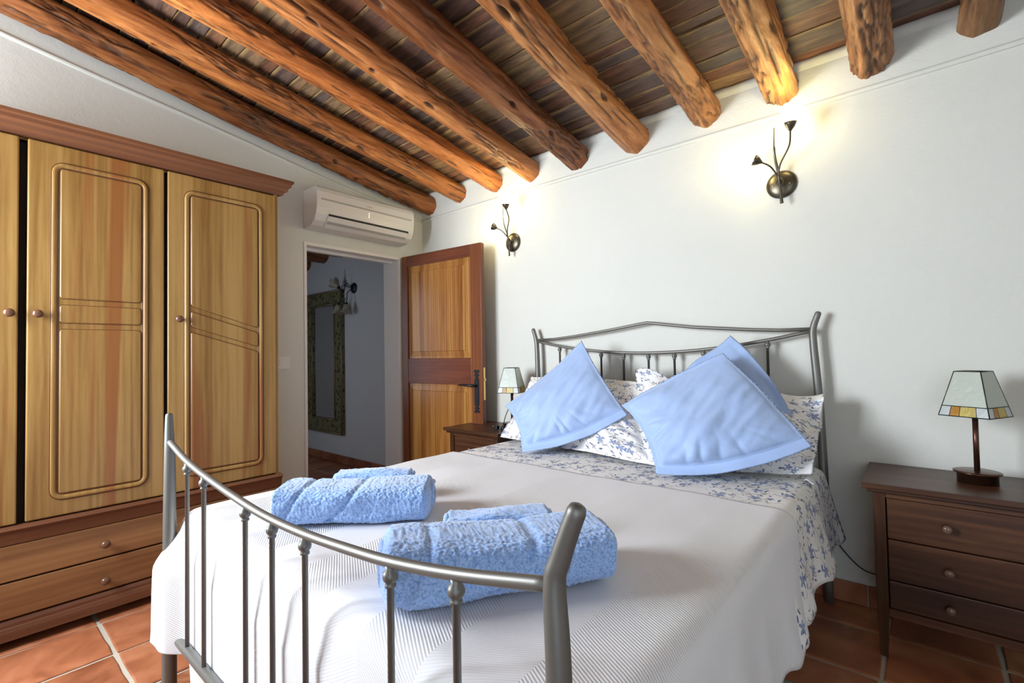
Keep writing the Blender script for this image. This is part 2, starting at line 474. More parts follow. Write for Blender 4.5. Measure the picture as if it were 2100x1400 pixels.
def floral():
    mt, t, b = newmat('white_cotton_with_blue_sprigs')
    uv = coords(t, 'UV', (1, 1, 1))
    wn = t.nodes.new('ShaderNodeTexNoise'); wn.inputs['Scale'].default_value = 9; L(t, uv, wn.inputs['Vector'])
    sub = t.nodes.new('ShaderNodeVectorMath'); sub.operation = 'SUBTRACT'; L(t, wn.outputs['Color'], sub.inputs[0]); sub.inputs[1].default_value = (0.5, 0.5, 0.5)
    scl = t.nodes.new('ShaderNodeVectorMath'); scl.operation = 'SCALE'; L(t, sub.outputs[0], scl.inputs[0]); scl.inputs[3].default_value = 0.05
    ad = t.nodes.new('ShaderNodeVectorMath'); ad.operation = 'ADD'; L(t, uv, ad.inputs[0]); L(t, scl.outputs[0], ad.inputs[1])

    def cells(scale, rnd=1.0, src=uv):
        vo = t.nodes.new('ShaderNodeTexVoronoi'); vo.voronoi_dimensions = '2D'; vo.inputs['Scale'].default_value = scale
        vo.inputs['Randomness'].default_value = rnd
        L(t, src, vo.inputs['Vector'])
        sc = t.nodes.new('ShaderNodeVectorMath'); sc.operation = 'SUBTRACT'
        L(t, src, sc.inputs[0]); L(t, vo.outputs['Position'], sc.inputs[1])
        s = t.nodes.new('ShaderNodeSeparateXYZ'); L(t, sc.outputs[0], s.inputs[0])
        cs = t.nodes.new('ShaderNodeSeparateColor'); L(t, vo.outputs['Color'], cs.inputs[0])
        return s, cs
    # five-petalled flowers
    s, cs = cells(13.0)
    ang = math_(t, 'ADD', math_(t, 'ARCTAN2', s.outputs[1], s.outputs[0]), math_(t, 'MULTIPLY', cs.outputs[1], 6.0))
    rr = math_(t, 'SQRT', math_(t, 'ADD', math_(t, 'MULTIPLY', s.outputs[0], s.outputs[0]), math_(t, 'MULTIPLY', s.outputs[1], s.outputs[1])))
    rad = math_(t, 'ADD', 0.0150, math_(t, 'MULTIPLY', math_(t, 'COSINE', math_(t, 'MULTIPLY', ang, 5.0)), 0.0065))
    fl = math_(t, 'LESS_THAN', rr, math_(t, 'MULTIPLY', rad, math_(t, 'ADD', 0.7, math_(t, 'MULTIPLY', cs.outputs[2], 0.5))))
    fl = math_(t, 'MULTIPLY', fl, math_(t, 'LESS_THAN', cs.outputs[0], 0.8))
    # small leaves around the sprigs
    s2, c2 = cells(34.0)
    a2 = math_(t, 'MULTIPLY', c2.outputs[1], 6.28)
    ca, sa = math_(t, 'COSINE', a2), math_(t, 'SINE', a2)
    lx = math_(t, 'ADD', math_(t, 'MULTIPLY', s2.outputs[0], ca), math_(t, 'MULTIPLY', s2.outputs[1], sa))
    ly = math_(t, 'SUBTRACT', math_(t, 'MULTIPLY', s2.outputs[1], ca), math_(t, 'MULTIPLY', s2.outputs[0], sa))
    el = math_(t, 'ADD', math_(t, 'MULTIPLY', math_(t, 'MULTIPLY', lx, lx), 1.0), math_(t, 'MULTIPLY', math_(t, 'MULTIPLY', ly, ly), 6.0))
    near = math_(t, 'LESS_THAN', rr, 0.042)
    lf = math_(t, 'MULTIPLY', math_(t, 'LESS_THAN', el, 0.00009), math_(t, 'LESS_THAN', c2.outputs[0], 0.62))
    lf = math_(t, 'MULTIPLY', lf, near)
    # thin stems
    sn = nz(t, ad.outputs[0], 12, 2, 0.5)
    st = math_(t, 'LESS_THAN', math_(t, 'ABSOLUTE', math_(t, 'SUBTRACT', sn, 0.5)), 0.011)
    st = math_(t, 'MULTIPLY', st, math_(t, 'LESS_THAN', rr, 0.05))
    c = mixc(t, (0.80, 0.79, 0.77), (0.24, 0.22, 0.24), math_(t, 'MULTIPLY', st, 0.75))
    c = mixc(t, c, (0.12, 0.16, 0.26), lf)
    c = mixc(t, c, (0.20, 0.26, 0.43), math_(t, 'MULTIPLY', fl, 0.9))
    ctr = math_(t, 'MULTIPLY', math_(t, 'LESS_THAN', rr, 0.0028), fl)
    c = mixc(t, c, (0.45, 0.42, 0.35), ctr)
    L(t, c, b.inputs['Base Color']); b.inputs['Roughness'].default_value = 0.85; b.inputs['Specular IOR Level'].default_value = 0.15
    bump(t, b, nz(t, coords(t, 'Object'), 16, 4, 0.55, 0.6), 0.4, 0.014)
    return mt


M['floral'] = floral()


def glassy(name, col, alpha, rough=0.25):
    mt, t, b = newmat(name)
    b.inputs['Base Color'].default_value = (*col, 1); b.inputs['Roughness'].default_value = rough
    b.inputs['Transmission Weight'].default_value = alpha
    b.inputs['IOR'].default_value = 1.3
    bump(t, b, nz(t, coords(t), 40, 3, 0.5, 1.0), 0.35, 0.003)
    return mt


M['opal'] = glassy('pale_green_opal_glass', (0.66, 0.72, 0.64), 0.35)
M['clear_bead'] = glassy('silvery_glass', (0.70, 0.76, 0.76), 0.4)
M['amber'] = glassy('amber_glass', (0.62, 0.30, 0.03), 0.5)
M['honey'] = glassy('honey_glass', (0.75, 0.60, 0.16), 0.5)


def emis(name, col, st):
    mt, t, b = newmat(name)
    b.inputs['Base Color'].default_value = (0.9, 0.88, 0.8, 1)
    b.inputs['Emission Color'].default_value = (*col, 1); b.inputs['Emission Strength'].default_value = st
    return mt


M['lit_glass'] = emis('lit_frosted_glass', (1.0, 0.84, 0.42), 26.0)
M['frost'] = plain('unlit_frosted_glass', (0.38, 0.33, 0.25), 0.4)


def window_glass():
    mt = bpy.data.materials.new('window_glass'); mt.use_nodes = True; t = mt.node_tree; t.nodes.clear()
    o = N(t, 'OutputMaterial'); mx = N(t, 'MixShader'); tr = N(t, 'BsdfTransparent'); gl = N(t, 'BsdfGlossy')
    gl.inputs['Roughness'].default_value = 0.02; mx.inputs[0].default_value = 0.07
    L(t, tr.outputs[0], mx.inputs[1]); L(t, gl.outputs[0], mx.inputs[2]); L(t, mx.outputs[0], o.inputs[0])
    return mt


M['pane'] = window_glass()
M['mirror'] = plain('mirror_silver', (0.62, 0.63, 0.64), 0.04, 1.0)


def gilt():
    mt, t, b = newmat('painted_green_gold_frame')
    v = coords(t)
    vo = t.nodes.new('ShaderNodeTexVoronoi'); vo.inputs['Scale'].default_value = 22; L(t, v, vo.inputs['Vector'])
    r = ramp(t, [(0.36, (0.03, 0.028, 0.012)), (0.55, (0.17, 0.15, 0.065))], math_(t, 'ADD', vo.outputs['Distance'], math_(t, 'MULTIPLY', nz(t, v, 8, 3), 0.15)))
    L(t, r.outputs[0], b.inputs['Base Color']); b.inputs['Roughness'].default_value = 0.5
    bump(t, b, vo.outputs['Distance'], 0.6, 0.01)
    return mt


M['gilt'] = gilt()
M['gold'] = plain('dull_gold_edge', (0.20, 0.16, 0.09), 0.4, 0.3)
M['rug'] = plain('speckled_grey_wool', (0.45, 0.45, 0.43), 1.0, bumps=(240, 1.0, 0.01))

# ================================================================ SETTING
TX, TY = 0.3225, 0.327          # tile pitch
SL = 0.16                       # slope of the roof


def zc(y): return 2.475 - SL * y  # underside of the boards


fl = struct(MB().box(-3.0, 4.9, -3.4, 0.25, -0.08, -0.006).build('floor', M['grout']))


def tile_mesh(k, w=TX, d=TY, h=0.012):
    rnd = random.Random(k); g = 0.0075; nseg = 4
    pts = []
    hw, hd = w / 2 - g, d / 2 - g
    for (x0, y0, x1, y1) in ((-hw, -hd, hw, -hd), (hw, -hd, hw, hd), (hw, hd, -hw, hd), (-hw, hd, -hw, -hd)):
        for i in range(nseg):
            f = i / nseg; j = 0.0022
            pts.append((x0 + (x1 - x0) * f + rnd.uniform(-j, j), y0 + (y1 - y0) * f + rnd.uniform(-j, j)))
    n = len(pts); b = MB()
    vs = [(x, y, -h) for x, y in pts] + [(x, y, -0.003) for x, y in pts] + [(x * 0.975, y * 0.975, 0.0) for x, y in pts]
    fs = []
    for i in range(n):
        j = (i + 1) % n; fs += [(i, j, n + j, n + i), (n + i, n + j, 2 * n + j, 2 * n + i)]
    fs.append(tuple(range(2 * n, 3 * n)))
    b.add(vs, fs); return b.mesh('tile', M['tile'])


tiles = [tile_mesh(k) for k in range(6)]
for i in range(-10, 13):
    for j in range(-9, 2):
        x = 0.49 + TX * (i + 0.5); y = -0.217 + TY * (j - 0.5)
        if y > 0.15 or y < -3.3 or x > 4.7 or x < -2.9: continue
        o = bpy.data.objects.new('tile', random.choice(tiles)); COL.objects.link(o); o.parent = fl
        o.location = (x, y, random.uniform(-0.0008, 0.0008)); o.rotation_euler = (random.uniform(-.002, .002), random.uniform(-.002, .002), random.uniform(-.006, .006))

# headboard wall
struct(MB().box(-0.2, 4.9, 0.0, 0.2, 0, 2.62).build('wall_back', M['wall']))
# left wall with the doorway
wl = MB()
DY0, DY1, DZ = -1.035, -0.235, 1.925
wl.add([(-.2, -3.4, 0), (-.2, DY0, 0), (-.2, DY0, 2.75), (-.2, -3.4, 3.1), (0, -3.4, 0), (0, DY0, 0), (0, DY0, 2.75), (0, -3.4, 3.1)],
       [(0, 1, 2, 3), (4, 7, 6, 5), (0, 4, 5, 1), (1, 5, 6, 2), (2, 6, 7, 3), (3, 7, 4, 0)])
wl.add([(-.2, DY1, 0), (-.2, 0, 0), (-.2, 0, 2.6), (-.2, DY1, 2.6), (0, DY1, 0), (0, 0, 0), (0, 0, 2.6), (0, DY1, 2.6)],
       [(0, 1, 2, 3), (4, 7, 6, 5), (0, 4, 5, 1), (1, 5, 6, 2), (2, 6, 7, 3), (3, 7, 4, 0)])
wl.add([(-.2, DY0, DZ), (-.2, DY1, DZ), (-.2, DY1, 2.6), (-.2, DY0, 2.75), (0, DY0, DZ), (0, DY1, DZ), (0, DY1, 2.6), (0, DY0, 2.75)],
       [(0, 1, 2, 3), (4, 7, 6, 5), (0, 4, 5, 1), (1, 5, 6, 2), (2, 6, 7, 3), (3, 7, 4, 0)])
struct(wl.build('wall_left', M['wall']))
struct(MB().box(4.7, 4.9, -3.4, 0, 0, 3.1).build('wall_right', M['wall']))
wf = MB()
W1 = (0.02, 1.30, 0.92, 2.18); W_FILL = (3.25, 4.55, 0.05, 2.2)  # second opening is unseen, added to let in the fill light
wf.box(-0.2, W1[0], -3.4, -3.3, 0, 3.1).box(W1[0], W1[1], -3.4, -3.3, 0, W1[2]).box(W1[0], W1[1], -3.4, -3.3, W1[3], 3.1)
wf.box(W1[1], W_FILL[0], -3.4, -3.3, 0, 3.1).box(W_FILL[0], W_FILL[1], -3.4, -3.3, W_FILL[3], 3.1).box(W_FILL[0], W_FILL[1], -3.4, -3.3, 0, W_FILL[2]).box(W_FILL[1], 4.9, -3.4, -3.3, 0, 3.1)
struct(wf.build('wall_front', M['wall']))
for k, (x0, x1, z0, z1) in enumerate((W1, W_FILL)):
    wn = thing('window_%d' % (k + 1), None, None, ((x0 + x1) / 2, -3.35, z0), kind='structure')  # the second window only dresses the added fill opening
    fr = MB(); t_ = 0.05
    fr.box(x0, x0 + t_, -3.38, -3.32, z0, z1).box(x1 - t_, x1, -3.38, -3.32, z0, z1).box(x0, x1, -3.38, -3.32, z0, z0 + t_).box(x0, x1, -3.38, -3.32, z1 - t_, z1)
    xm = (x0 + x1) / 2; fr.box(xm - .03, xm + .03, -3.375, -3.325, z0, z1)
    fr.build('window_frame', M['white_paint'], wn, bevel=.004)
    for a, b_ in ((x0 + t_, xm - .03), (xm + .03, x1 - t_)):
        MB().box(a, b_, -3.352, -3.348, z0 + t_, z1 - t_).build('pane', M['pane'], wn)

# moulded ridge in the plaster that runs round the room under the roof
ZM = 2.262
rg = MB(); rg.tube([(x, -0.001 + 0.0015 * sin(x * 3), ZM + 0.004 * sin(x * 1.7)) for x in [0.0 + i * 0.1 for i in range(48)]], 0.0095, 8, flat=1.3)
struct(rg.build('trim_1', M['wall']))
rg = MB(); rg.tube([(0.0, -i * 0.1, ZM + SL * i * 0.1 + 0.003 * sin(i * .5)) for i in range(34)], 0.0095, 8, flat=1.3)
struct(rg.build('trim_2', M['wall']))
# uneven plaster fillet where wall and boards meet
pf = MB()
pf.grid(lambda u, v: (4.7 * u, -0.012 + 0.010 * noise.noise(Vector((u * 60, 1, 0))) - 0.010 * (1 - abs(2 * v - 1)), zc(0) - 0.035 + v * 0.045 + (0.010 * noise.noise(Vector((u * 45, 5, 0))) if v < .5 else 0)) if 0 < v < 1 else (4.7 * u, 0.001, zc(0) - 0.04 + v * 0.05), 240, 5)
struct(pf.build('trim_3', M['wall'], fix=True))

# ceiling: dark backing, boards, logs
ce = MB(); y0, y1 = 0.2, -3.4
ce.add([(-.2, y0, zc(y0) + .03), (4.9, y0, zc(y0) + .03), (4.9, y1, zc(y1) + .03), (-.2, y1, zc(y1) + .03),
        (-.2, y0, zc(y0) + .09), (4.9, y0, zc(y0) + .09), (4.9, y1, zc(y1) + .09), (-.2, y1, zc(y1) + .09)],
       [(0, 1, 2, 3), (4, 7, 6, 5), (0, 4, 5, 1), (1, 5, 6, 2), (2, 6, 7, 3), (3, 7, 4, 0)])
ceil = struct(ce.build('ceiling', M['dark_gap']))
BX = [0.105, 0.46, 0.845, 1.19, 1.575, 1.975, 2.368, 2.715, 3.07, 3.425]
tilt = Matrix.Rotation(-math.atan(SL), 4, 'X')
cols = [-0.05, 0.46, 1.19, 1.575, 2.368, 2.715, 3.425, 4.72]
for ci, (ca, cb) in enumerate(zip(cols[:-1], cols[1:])):
    y = 0.02 - random.uniform(0, .03)
    while y > -3.35:
        wdt = random.choice((0.062, 0.075, 0.085, 0.10, 0.115, 0.13) if ca > 1 else (0.055, 0.065, 0.08, 0.10))
        hw = wdt / 2 - 0.0018; th = random.uniform(0.003, 0.014)
        mb = MB(); n = 5; pts = []; Ln = cb - ca - 0.004
        for i in range(n + 1): pts.append((-Ln / 2 + Ln * i / n, -hw + random.uniform(-.003, .003)))
        for i in range(n, -1, -1): pts.append((-Ln / 2 + Ln * i / n, hw + random.uniform(-.003, .003)))
        mb.prism([(px, py, 0) for px, py in pts], (0, 0, 0.03))
        me = mb.mesh('plank', M['plank'])
        o = bpy.data.objects.new('plank', me); COL.objects.link(o); o.parent = ceil
        o.matrix_local = Matrix.Translation(((ca + cb) / 2, y - wdt / 2, zc(y - wdt / 2) + th - 0.006)) @ tilt @ Matrix.Rotation(random.uniform(-.05, .05), 4, 'X') @ Matrix.Rotation(random.uniform(-.012, .012), 4, 'Z')
        y -= wdt

BR = [0.080, 0.070, 0.070, 0.074, 0.082, 0.084, 0.080, 0.080, 0.078, 0.066]
BC = [(0.62, 0.50, 0.42), (0.86, 0.72, 0.58), (1.0, 0.80, 0.60), (0.95, 0.85, 0.78), (0.45, 0.36, 0.34), (0.85, 0.82, 0.80), (0.85, 0.85, 0.85), (1.15, 1.28, 1.25), (0.72, 0.74, 0.78), (0.42, 0.46, 0.50)]
BL = ['dull brown log beam running tight along the left wall above the wardrobe',
      'slim brown log beam next to the one along the left wall',
      'smooth orange-red log beam ending just left of the far lit wall lamp',
      'split orange log beam ending right above the far lit wall lamp',
      'darkest purplish brown log beam, thick and round, in the middle of the ceiling',
      'knotty light brown log beam with eye-shaped hollows beside the darkest beam',
      'tan log beam ending directly left of the yellow beam over the near lamp',
      'yellow log beam ending directly above the near lit wall lamp',
      'short reddish log beam end to the right of the near wall lamp',
      'shadowed grey-brown log beam end nearest the top right corner']


def log(i):
    xc, r = BX[i], BR[i]; rnd = random.Random(40 + i); s = i * 13.7
    zb = zc(0) - r * 0.97 - 0.018
    nu, nv = 76, 430; y0, y1 = 0.03, -3.32
    nf = rnd.choice((6, 7, 7, 8)); fph = rnd.uniform(0, 6)
    holes = []
    for _ in range(40):       # eye-shaped hollows and long splits; most face down where they show
        if rnd.random() < .25: holes.append((rnd.uniform(-2.9, -0.05), rnd.uniform(-2.9, -0.1), rnd.uniform(.018, .05), rnd.uniform(.08, .20), rnd.uniform(.012, .026)))
        else: holes.append((rnd.uniform(-2.9, -0.05), rnd.uniform(-2.9, -0.1), rnd.uniform(.05, .20), rnd.uniform(.03, .065), rnd.uniform(.008, .016)))
    mb = MB(); hol = []

    def fn(u, v):
        th = 2 * pi * u; yy = y0 + (y1 - y0) * v
        c, sn = cos(th), sin(th)
        w_ = 2 * pi / nf; fa = (th + fph + .25 * sin(yy * 1.1 + s)) % w_ - w_ / 2
        d = 0.75 * (cos(w_ / 2) / cos(fa) - 1) + .04
        d += 0.10 * noise.noise(Vector((c * .8 + s, yy * 1.3, sn * .8))) + 0.05 * noise.noise(Vector((c * 2 + s, yy * 3.0, sn * 2)))
        m_ = noise.noise(Vector((c * .9 + s * 2, yy * 1.5, sn * .9 + 7))) + .3 * noise.noise(Vector((c * 3 + s, yy * 7, sn * 3)))
        m_ = min(1, max(0, (m_ - .10) / .14))          # patches of scaly bark
        rg1 = 1 - abs(noise.noise(Vector((c * 4.5 + s, yy * 9, sn * 4.5)))) * 3.4
        rg2 = noise.noise(Vector((c * 9 + s, yy * 30, sn * 9)))
        d -= m_ * (.03 + .13 * max(0, rg1) + .07 * rg2)
        h = m_ * (.25 + .75 * max(0, rg1))
        t2 = th if th < pi else th - 2 * pi
        wob = .03 * noise.noise(Vector((yy * 9, s, 2)))
        for hy, ht, ly, lt, dp in holes:
            if abs(yy - hy) < ly * 1.3:
                q = ((yy - hy) / ly) ** 2 + ((t2 - ht - wob) / lt) ** 2
                if q < 1.7:
                    k = 1 / (1 + (q / .85) ** 5); d -= dp / r * k * (1 - .5 * q * (q < 1)); h = max(h, min(1, k * 1.5))
                    if 1.0 < q < 1.6: d += .02
        g = noise.noise(Vector((c * 2.6 + s, yy * .7 + 3, sn * 2.6)))
        gr = max(0.0, 1 - abs(g) / 0.05) * max(0, min(1, noise.noise(Vector((s, yy * 1.7, 9.0))) * 3))
        d -= .09 * gr; h = max(h, gr * .9)
        rr = r * (1 + d)
        hol.append(min(1, max(0, h)))
        bend = 0.012 * sin(yy * 1.5 + s)
        return (xc + bend + rr * c, yy, zb - SL * yy + 0.006 * sin(yy * 2.1 + s * 2) + rr * sn)
    mb.grid(fn, nu, nv, closed_u=True)
    mb.f.append(tuple(range(nu))); mb.sm.append(False)
    mb.f.append(tuple(nv * nu + k for k in range(nu))); mb.sm.append(False)
    o = mb.build('ceiling_beam', M['beam'], loc=(xc, 0, zb), color=BC[i])
    at = o.data.attributes.new('hollow', 'FLOAT', 'POINT'); at.data.foreach_set('value', hol)
    tag(o, BL[i], 'beam', 'log beams under the sloped ceiling')


for i in range(10): log(i)

# terracotta skirting, tile by tile
sk = struct(MB().box(0.0, 4.7, -0.006, 0.0, 0, 0.088).build('baseboard_back', M['grout']))
x = 0.1
while x < 4.6:
    MB().box(x, x + 0.315, -0.016, -0.004, 0.002, 0.092).build('tile', M['tile'], sk, bevel=.002); x += 0.3225
sk = struct(MB().box(0.0, 0.006, -3.3, DY0, 0, 0.088).build('baseboard_left', M['grout']))
y = DY0 - 0.05
while y > -3.2:
    MB().box(0.004, 0.016, y, y - 0.315, 0.002, 0.092).build('tile', M['tile'], sk, bevel=.002); y -= 0.3225

# hallway beyond the doorway
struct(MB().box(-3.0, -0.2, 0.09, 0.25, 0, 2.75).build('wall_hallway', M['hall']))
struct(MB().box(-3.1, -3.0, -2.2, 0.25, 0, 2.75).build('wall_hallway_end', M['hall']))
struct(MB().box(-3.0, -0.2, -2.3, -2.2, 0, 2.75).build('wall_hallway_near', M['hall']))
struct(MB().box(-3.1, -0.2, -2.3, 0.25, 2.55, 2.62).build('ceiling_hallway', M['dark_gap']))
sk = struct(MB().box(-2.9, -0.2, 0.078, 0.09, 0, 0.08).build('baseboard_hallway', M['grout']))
x = -2.85
while x < -0.5:
    MB().box(x, x + 0.315, 0.07, 0.082, 0.002, 0.085).build('tile', M['tile'], sk, bevel=.002); x += 0.3225
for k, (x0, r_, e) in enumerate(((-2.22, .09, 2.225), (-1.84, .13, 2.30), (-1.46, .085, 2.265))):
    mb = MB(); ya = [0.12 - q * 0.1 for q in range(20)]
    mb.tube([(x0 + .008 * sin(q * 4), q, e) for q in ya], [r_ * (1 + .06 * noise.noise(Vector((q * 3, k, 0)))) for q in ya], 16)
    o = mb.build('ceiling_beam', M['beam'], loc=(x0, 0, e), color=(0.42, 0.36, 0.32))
    tag(o, ['dark log beam in the dim hallway, leftmost of those seen through the doorway', 'dark log beam in the dim hallway, middle one of three through the doorway', 'small dark log beam end in the hallway, rightmost of those through the doorway'][k], 'beam', 'log beams in the hallway')

# doorway frame
df = thing('trim_4', None, None, (0, (DY0 + DY1) / 2, 0), kind='structure')
MB().box(-.2, 0.006, DY0, DY0 + 0.02, 0, DZ).build('jamb', M['white_paint'], df, bevel=.002)
MB().box(-.2, 0.006, DY1 - 0.02, DY1, 0, DZ).build('jamb', M['white_paint'], df, bevel=.002)
MB().box(-.2, 0.006, DY0 + .02, DY1 - .02, DZ - 0.025, DZ).build('head_jamb', M['white_paint'], df, bevel=.002)
MB().box(-.11, -.07, DY0 + .02, DY1 - .02, DZ - 0.045, DZ - 0.025).build('door_stop', M['white_paint'], df, bevel=.002)

# ================================================================ OPEN DOOR
P0 = Vector((0.02, -0.235, 0)); P1 = Vector((0.845, -0.164, 0))
eu = (P1 - P0).normalized(); en = Vector((eu.y, -eu.x, 0))  # en points into the room
if en.y > 0: en = -en
DW, DH = 0.828, 1.922


class Leaf(MB):
    def slab(s, u0, u1, z0, z1, n0, n1):
        p = lambda u, n: P0 + eu * u + en * n
        a, b_, c, d = p(u0, n0), p(u1, n0), p(u1, n1), p(u0, n1)
        q = [(v.x, v.y, z0) for v in (a, b_, c, d)]
        return s.prism(q, (0, 0, z1 - z0))


dr = thing('door_1', 'open wooden door with two honey-coloured panels and black iron handle', None, (0.02, -0.235, 0), kind='structure')
Leaf().slab(0, 0.066, 0.012, DH, -.04, 0).build('stile', M['door_frame'], dr, bevel=.003)
Leaf().slab(0.728, DW, 0.012, DH, -.04, 0).build('stile', M['door_frame'], dr, bevel=.003)
Leaf().slab(0.066, 0.728, 1.835, DH, -.04, 0).build('rail', M['door_dark'], dr, bevel=.003)
Leaf().slab(0.066, 0.728, 0.012, 0.16, -.04, 0).build('rail', M['door_dark'], dr, bevel=.003)
Leaf().slab(0.066, 0.728, 0.905, 1.10, -.04, -.001).build('rail', M['door_dark'], dr, bevel=.003)
for z0, z1 in ((0.16, 0.905), (1.10, 1.835)):
    Leaf().slab(0.066, 0.728, z0, z1, -.026, -.012).build('panel', M['door_panel'], dr)
    mb = Leaf()
    # raised and fielded centre
    p = lambda u, z, n: tuple(P0 + eu * u + en * n + Vector((0, 0, z)))
    a = (0.075, 0.719, z0 + .012, z1 - .012); c = (0.125, 0.669, z0 + .06, z1 - .06); e = (0.118, 0.676, z0 + .053, z1 - .053)
    lo = [p(a[0], a[2], -.013), p(a[1], a[2], -.013), p(a[1], a[3], -.013), p(a[0], a[3], -.013)]
    mi = [p(e[0], e[2], -.007), p(e[1], e[2], -.007), p(e[1], e[3], -.007), p(e[0], e[3], -.007)]
    mi2 = [p(e[0] + .003, e[2] + .003, -.001), p(e[1] - .003, e[2] + .003, -.001), p(e[1] - .003, e[3] - .003, -.001), p(e[0] + .003, e[3] - .003, -.001)]
    hi = [p(c[0], c[2], -.001), p(c[1], c[2], -.001), p(c[1], c[3], -.001), p(c[0], c[3], -.001)]
    vs_ = lo + mi + mi2 + hi; fs = []
    for k in range(3):
        for i in range(4):
            j = (i + 1) % 4; fs.append((4 * k + i, 4 * k + j, 4 * k + 4 + j, 4 * k + 4 + i))
    fs.append((12, 13, 14, 15)); mb.add(vs_, fs); mb.build('raised_field', M['door_panel'], dr)
# wrought iron plate: scalloped outline
hu = 0.777
prof = [(0.0, .012), (.010, .020), (.012, .010), (.020, .014), (.024, .026), (.018, .034), (.008, .040), (.016, .046), (.022, .056), (.014, .064), (.008, .068), (.017, .080), (.020, .10)]
pl = []
zt, zb_ = 1.025, 0.700
for w_, d_ in prof: pl.append((hu + w_, zt - d_ * .9))
for w_, d_ in reversed(prof): pl.append((hu + w_, zb_ + d_ * .75))
for w_, d_ in prof: pl.append((hu - w_, zb_ + d_ * .75))
for w_, d_ in reversed(prof): pl.append((hu - w_, zt - d_ * .9))
poly = [tuple(P0 + eu * a_ + en * 0.0005 + Vector((0, 0, b_))) for a_, b_ in pl]
hp = MB().prism(poly, tuple(en * 0.005)).build('handle_plate', M['iron_dark'], dr)
mb = MB(); c0 = P0 + eu * hu + Vector((0, 0, 0.905))
mb.tube([c0 + en * .004, c0 + en * .045], .008, 10)
mb.tube([c0 + en * .042 + eu * .006, c0 + en * .046 - eu * .05, c0 + en * .045 - eu * .10 + Vector((0, 0, .004)), c0 + en * .044 - eu * .135], [.010, .008, .0075, .005], 10)
mb.build('lever', M['iron_dark'], hp)
mb = Leaf(); mb.slab(DW - .001, DW + .002, 0.80, 1.03, -.030, -.012); mb.build('latch_plate', M['brass'], dr)
mb = Leaf(); mb.slab(DW, DW + .012, .935, .955, -.026, -.016); mb.build('latch_bolt', M['brass'], dr)

# ================================================================ AIR CONDITIONER
ac = thing('air_conditioner', 'white split air conditioner unit on the wall above the doorway', 'air conditioner', (0.0, -0.63, 2.0))
Y0, Y1 = -1.035, -0.235
pf_ = [(0.002, 2.272), (0.165, 2.272), (0.180, 2.262), (0.190, 2.235), (0.192, 2.18), (0.188, 2.13), (0.176, 2.085), (0.150, 2.045), (0.110, 2.018), (0.05, 2.008), (0.002, 2.010)]


def acp(f, a, b_, y0, y1, d):
    """strip standing d proud of the front between profile params"""
    pts = pf_[a:b_ + 1]
    return MB().prism([(x, y0, z) for x, z in pts] + [(x + d, y0, z - d * .3) for x, z in reversed(pts)], (0, y1 - y0, 0))


MB().prism([(x, Y0, z) for x, z in pf_], (0, Y1 - Y0, 0)).build('casing', M['ac'], ac, bevel=.004, seg=3)
mb = MB(); mb.box(0.188, 0.1935, Y0 + .03, Y1 - .03, 2.178, 2.189); mb.build('groove', M['ac_grey'], ac)
MB().box(0.150, 0.1815, Y0 + .09, Y1 - .05, 2.080, 2.094).build('air_slot', M['ac_dark'], ac)
fp = [(0.1795, 2.080), (0.1545, 2.042), (0.112, 2.013), (0.108, 2.018), (0.150, 2.047), (0.174, 2.082)]
MB().prism([(x, Y0 + .085, z) for x, z in fp], (0, Y1 - Y0 - .14, 0)).build('louvre_flap', M['ac'], ac, bevel=.001)
fp2 = [(0.160, 2.047), (0.145, 2.033), (0.143, 2.035), (0.158, 2.049)]
MB().prism([(x, Y0 + .09, z) for x, z in fp2], (0, Y1 - Y0 - .15, 0)).build('flap_lip', M['ac_grey'], ac)
ym = (Y0 + Y1) / 2
MB().box(0.190, 0.1928, ym - .022, ym + .018, 2.203, 2.209).build('badge', M['ac_grey'], ac)
mb = MB()
for k in range(3): mb.lathe([(.0035, 0), (.0035, .001)], (0.1905 - k * .0008, ym - .005, 2.158 - k * .013), (1, 0, 0), 8)
mb.build('indicator_lamps', emis('indicator', (1, 1, .9), 1.5), ac)

sw = thing('light_switch', 'white light switch on the wall between wardrobe and doorway', 'switch', (0, -1.18, 1.09))
MB().box(0, .009, -1.222, -1.138, 1.050, 1.132).build('switch_plate', M['white_paint'], sw, bevel=.003)
MB().box(.009, .013, -1.206, -1.154, 1.066, 1.116).build('rocker', M['white_paint'], sw, bevel=.003)

# ================================================================ WARDROBE
XF = 0.45
wd = thing('wardrobe', 'large varnished pine wardrobe with three panelled doors and two drawers', 'wardrobe', (0.23, -2.15, 0))
WY0, WY1 = -2.905, -1.402
mb = MB().box(0.02, XF - .03, WY0, WY0 + .02, .05, 2.05).box(0.02, XF - .004, WY1 - .02, WY1, .05, 2.05).box(.02, XF - .03, WY0, WY1, .10, .12).box(.02, XF - .03, WY0, WY1, .44, .46).box(.02, XF - .03, WY0, WY1, 2.03, 2.05).box(.02, .03, WY0, WY1, .05, 2.05)
mb.build('carcass', M['pine_v'], wd)
MB().box(XF - .045, XF - .03, WY0 + .02, WY1 - .02, .12, 2.04).build('dark_interior', M['dark_gap'], wd)
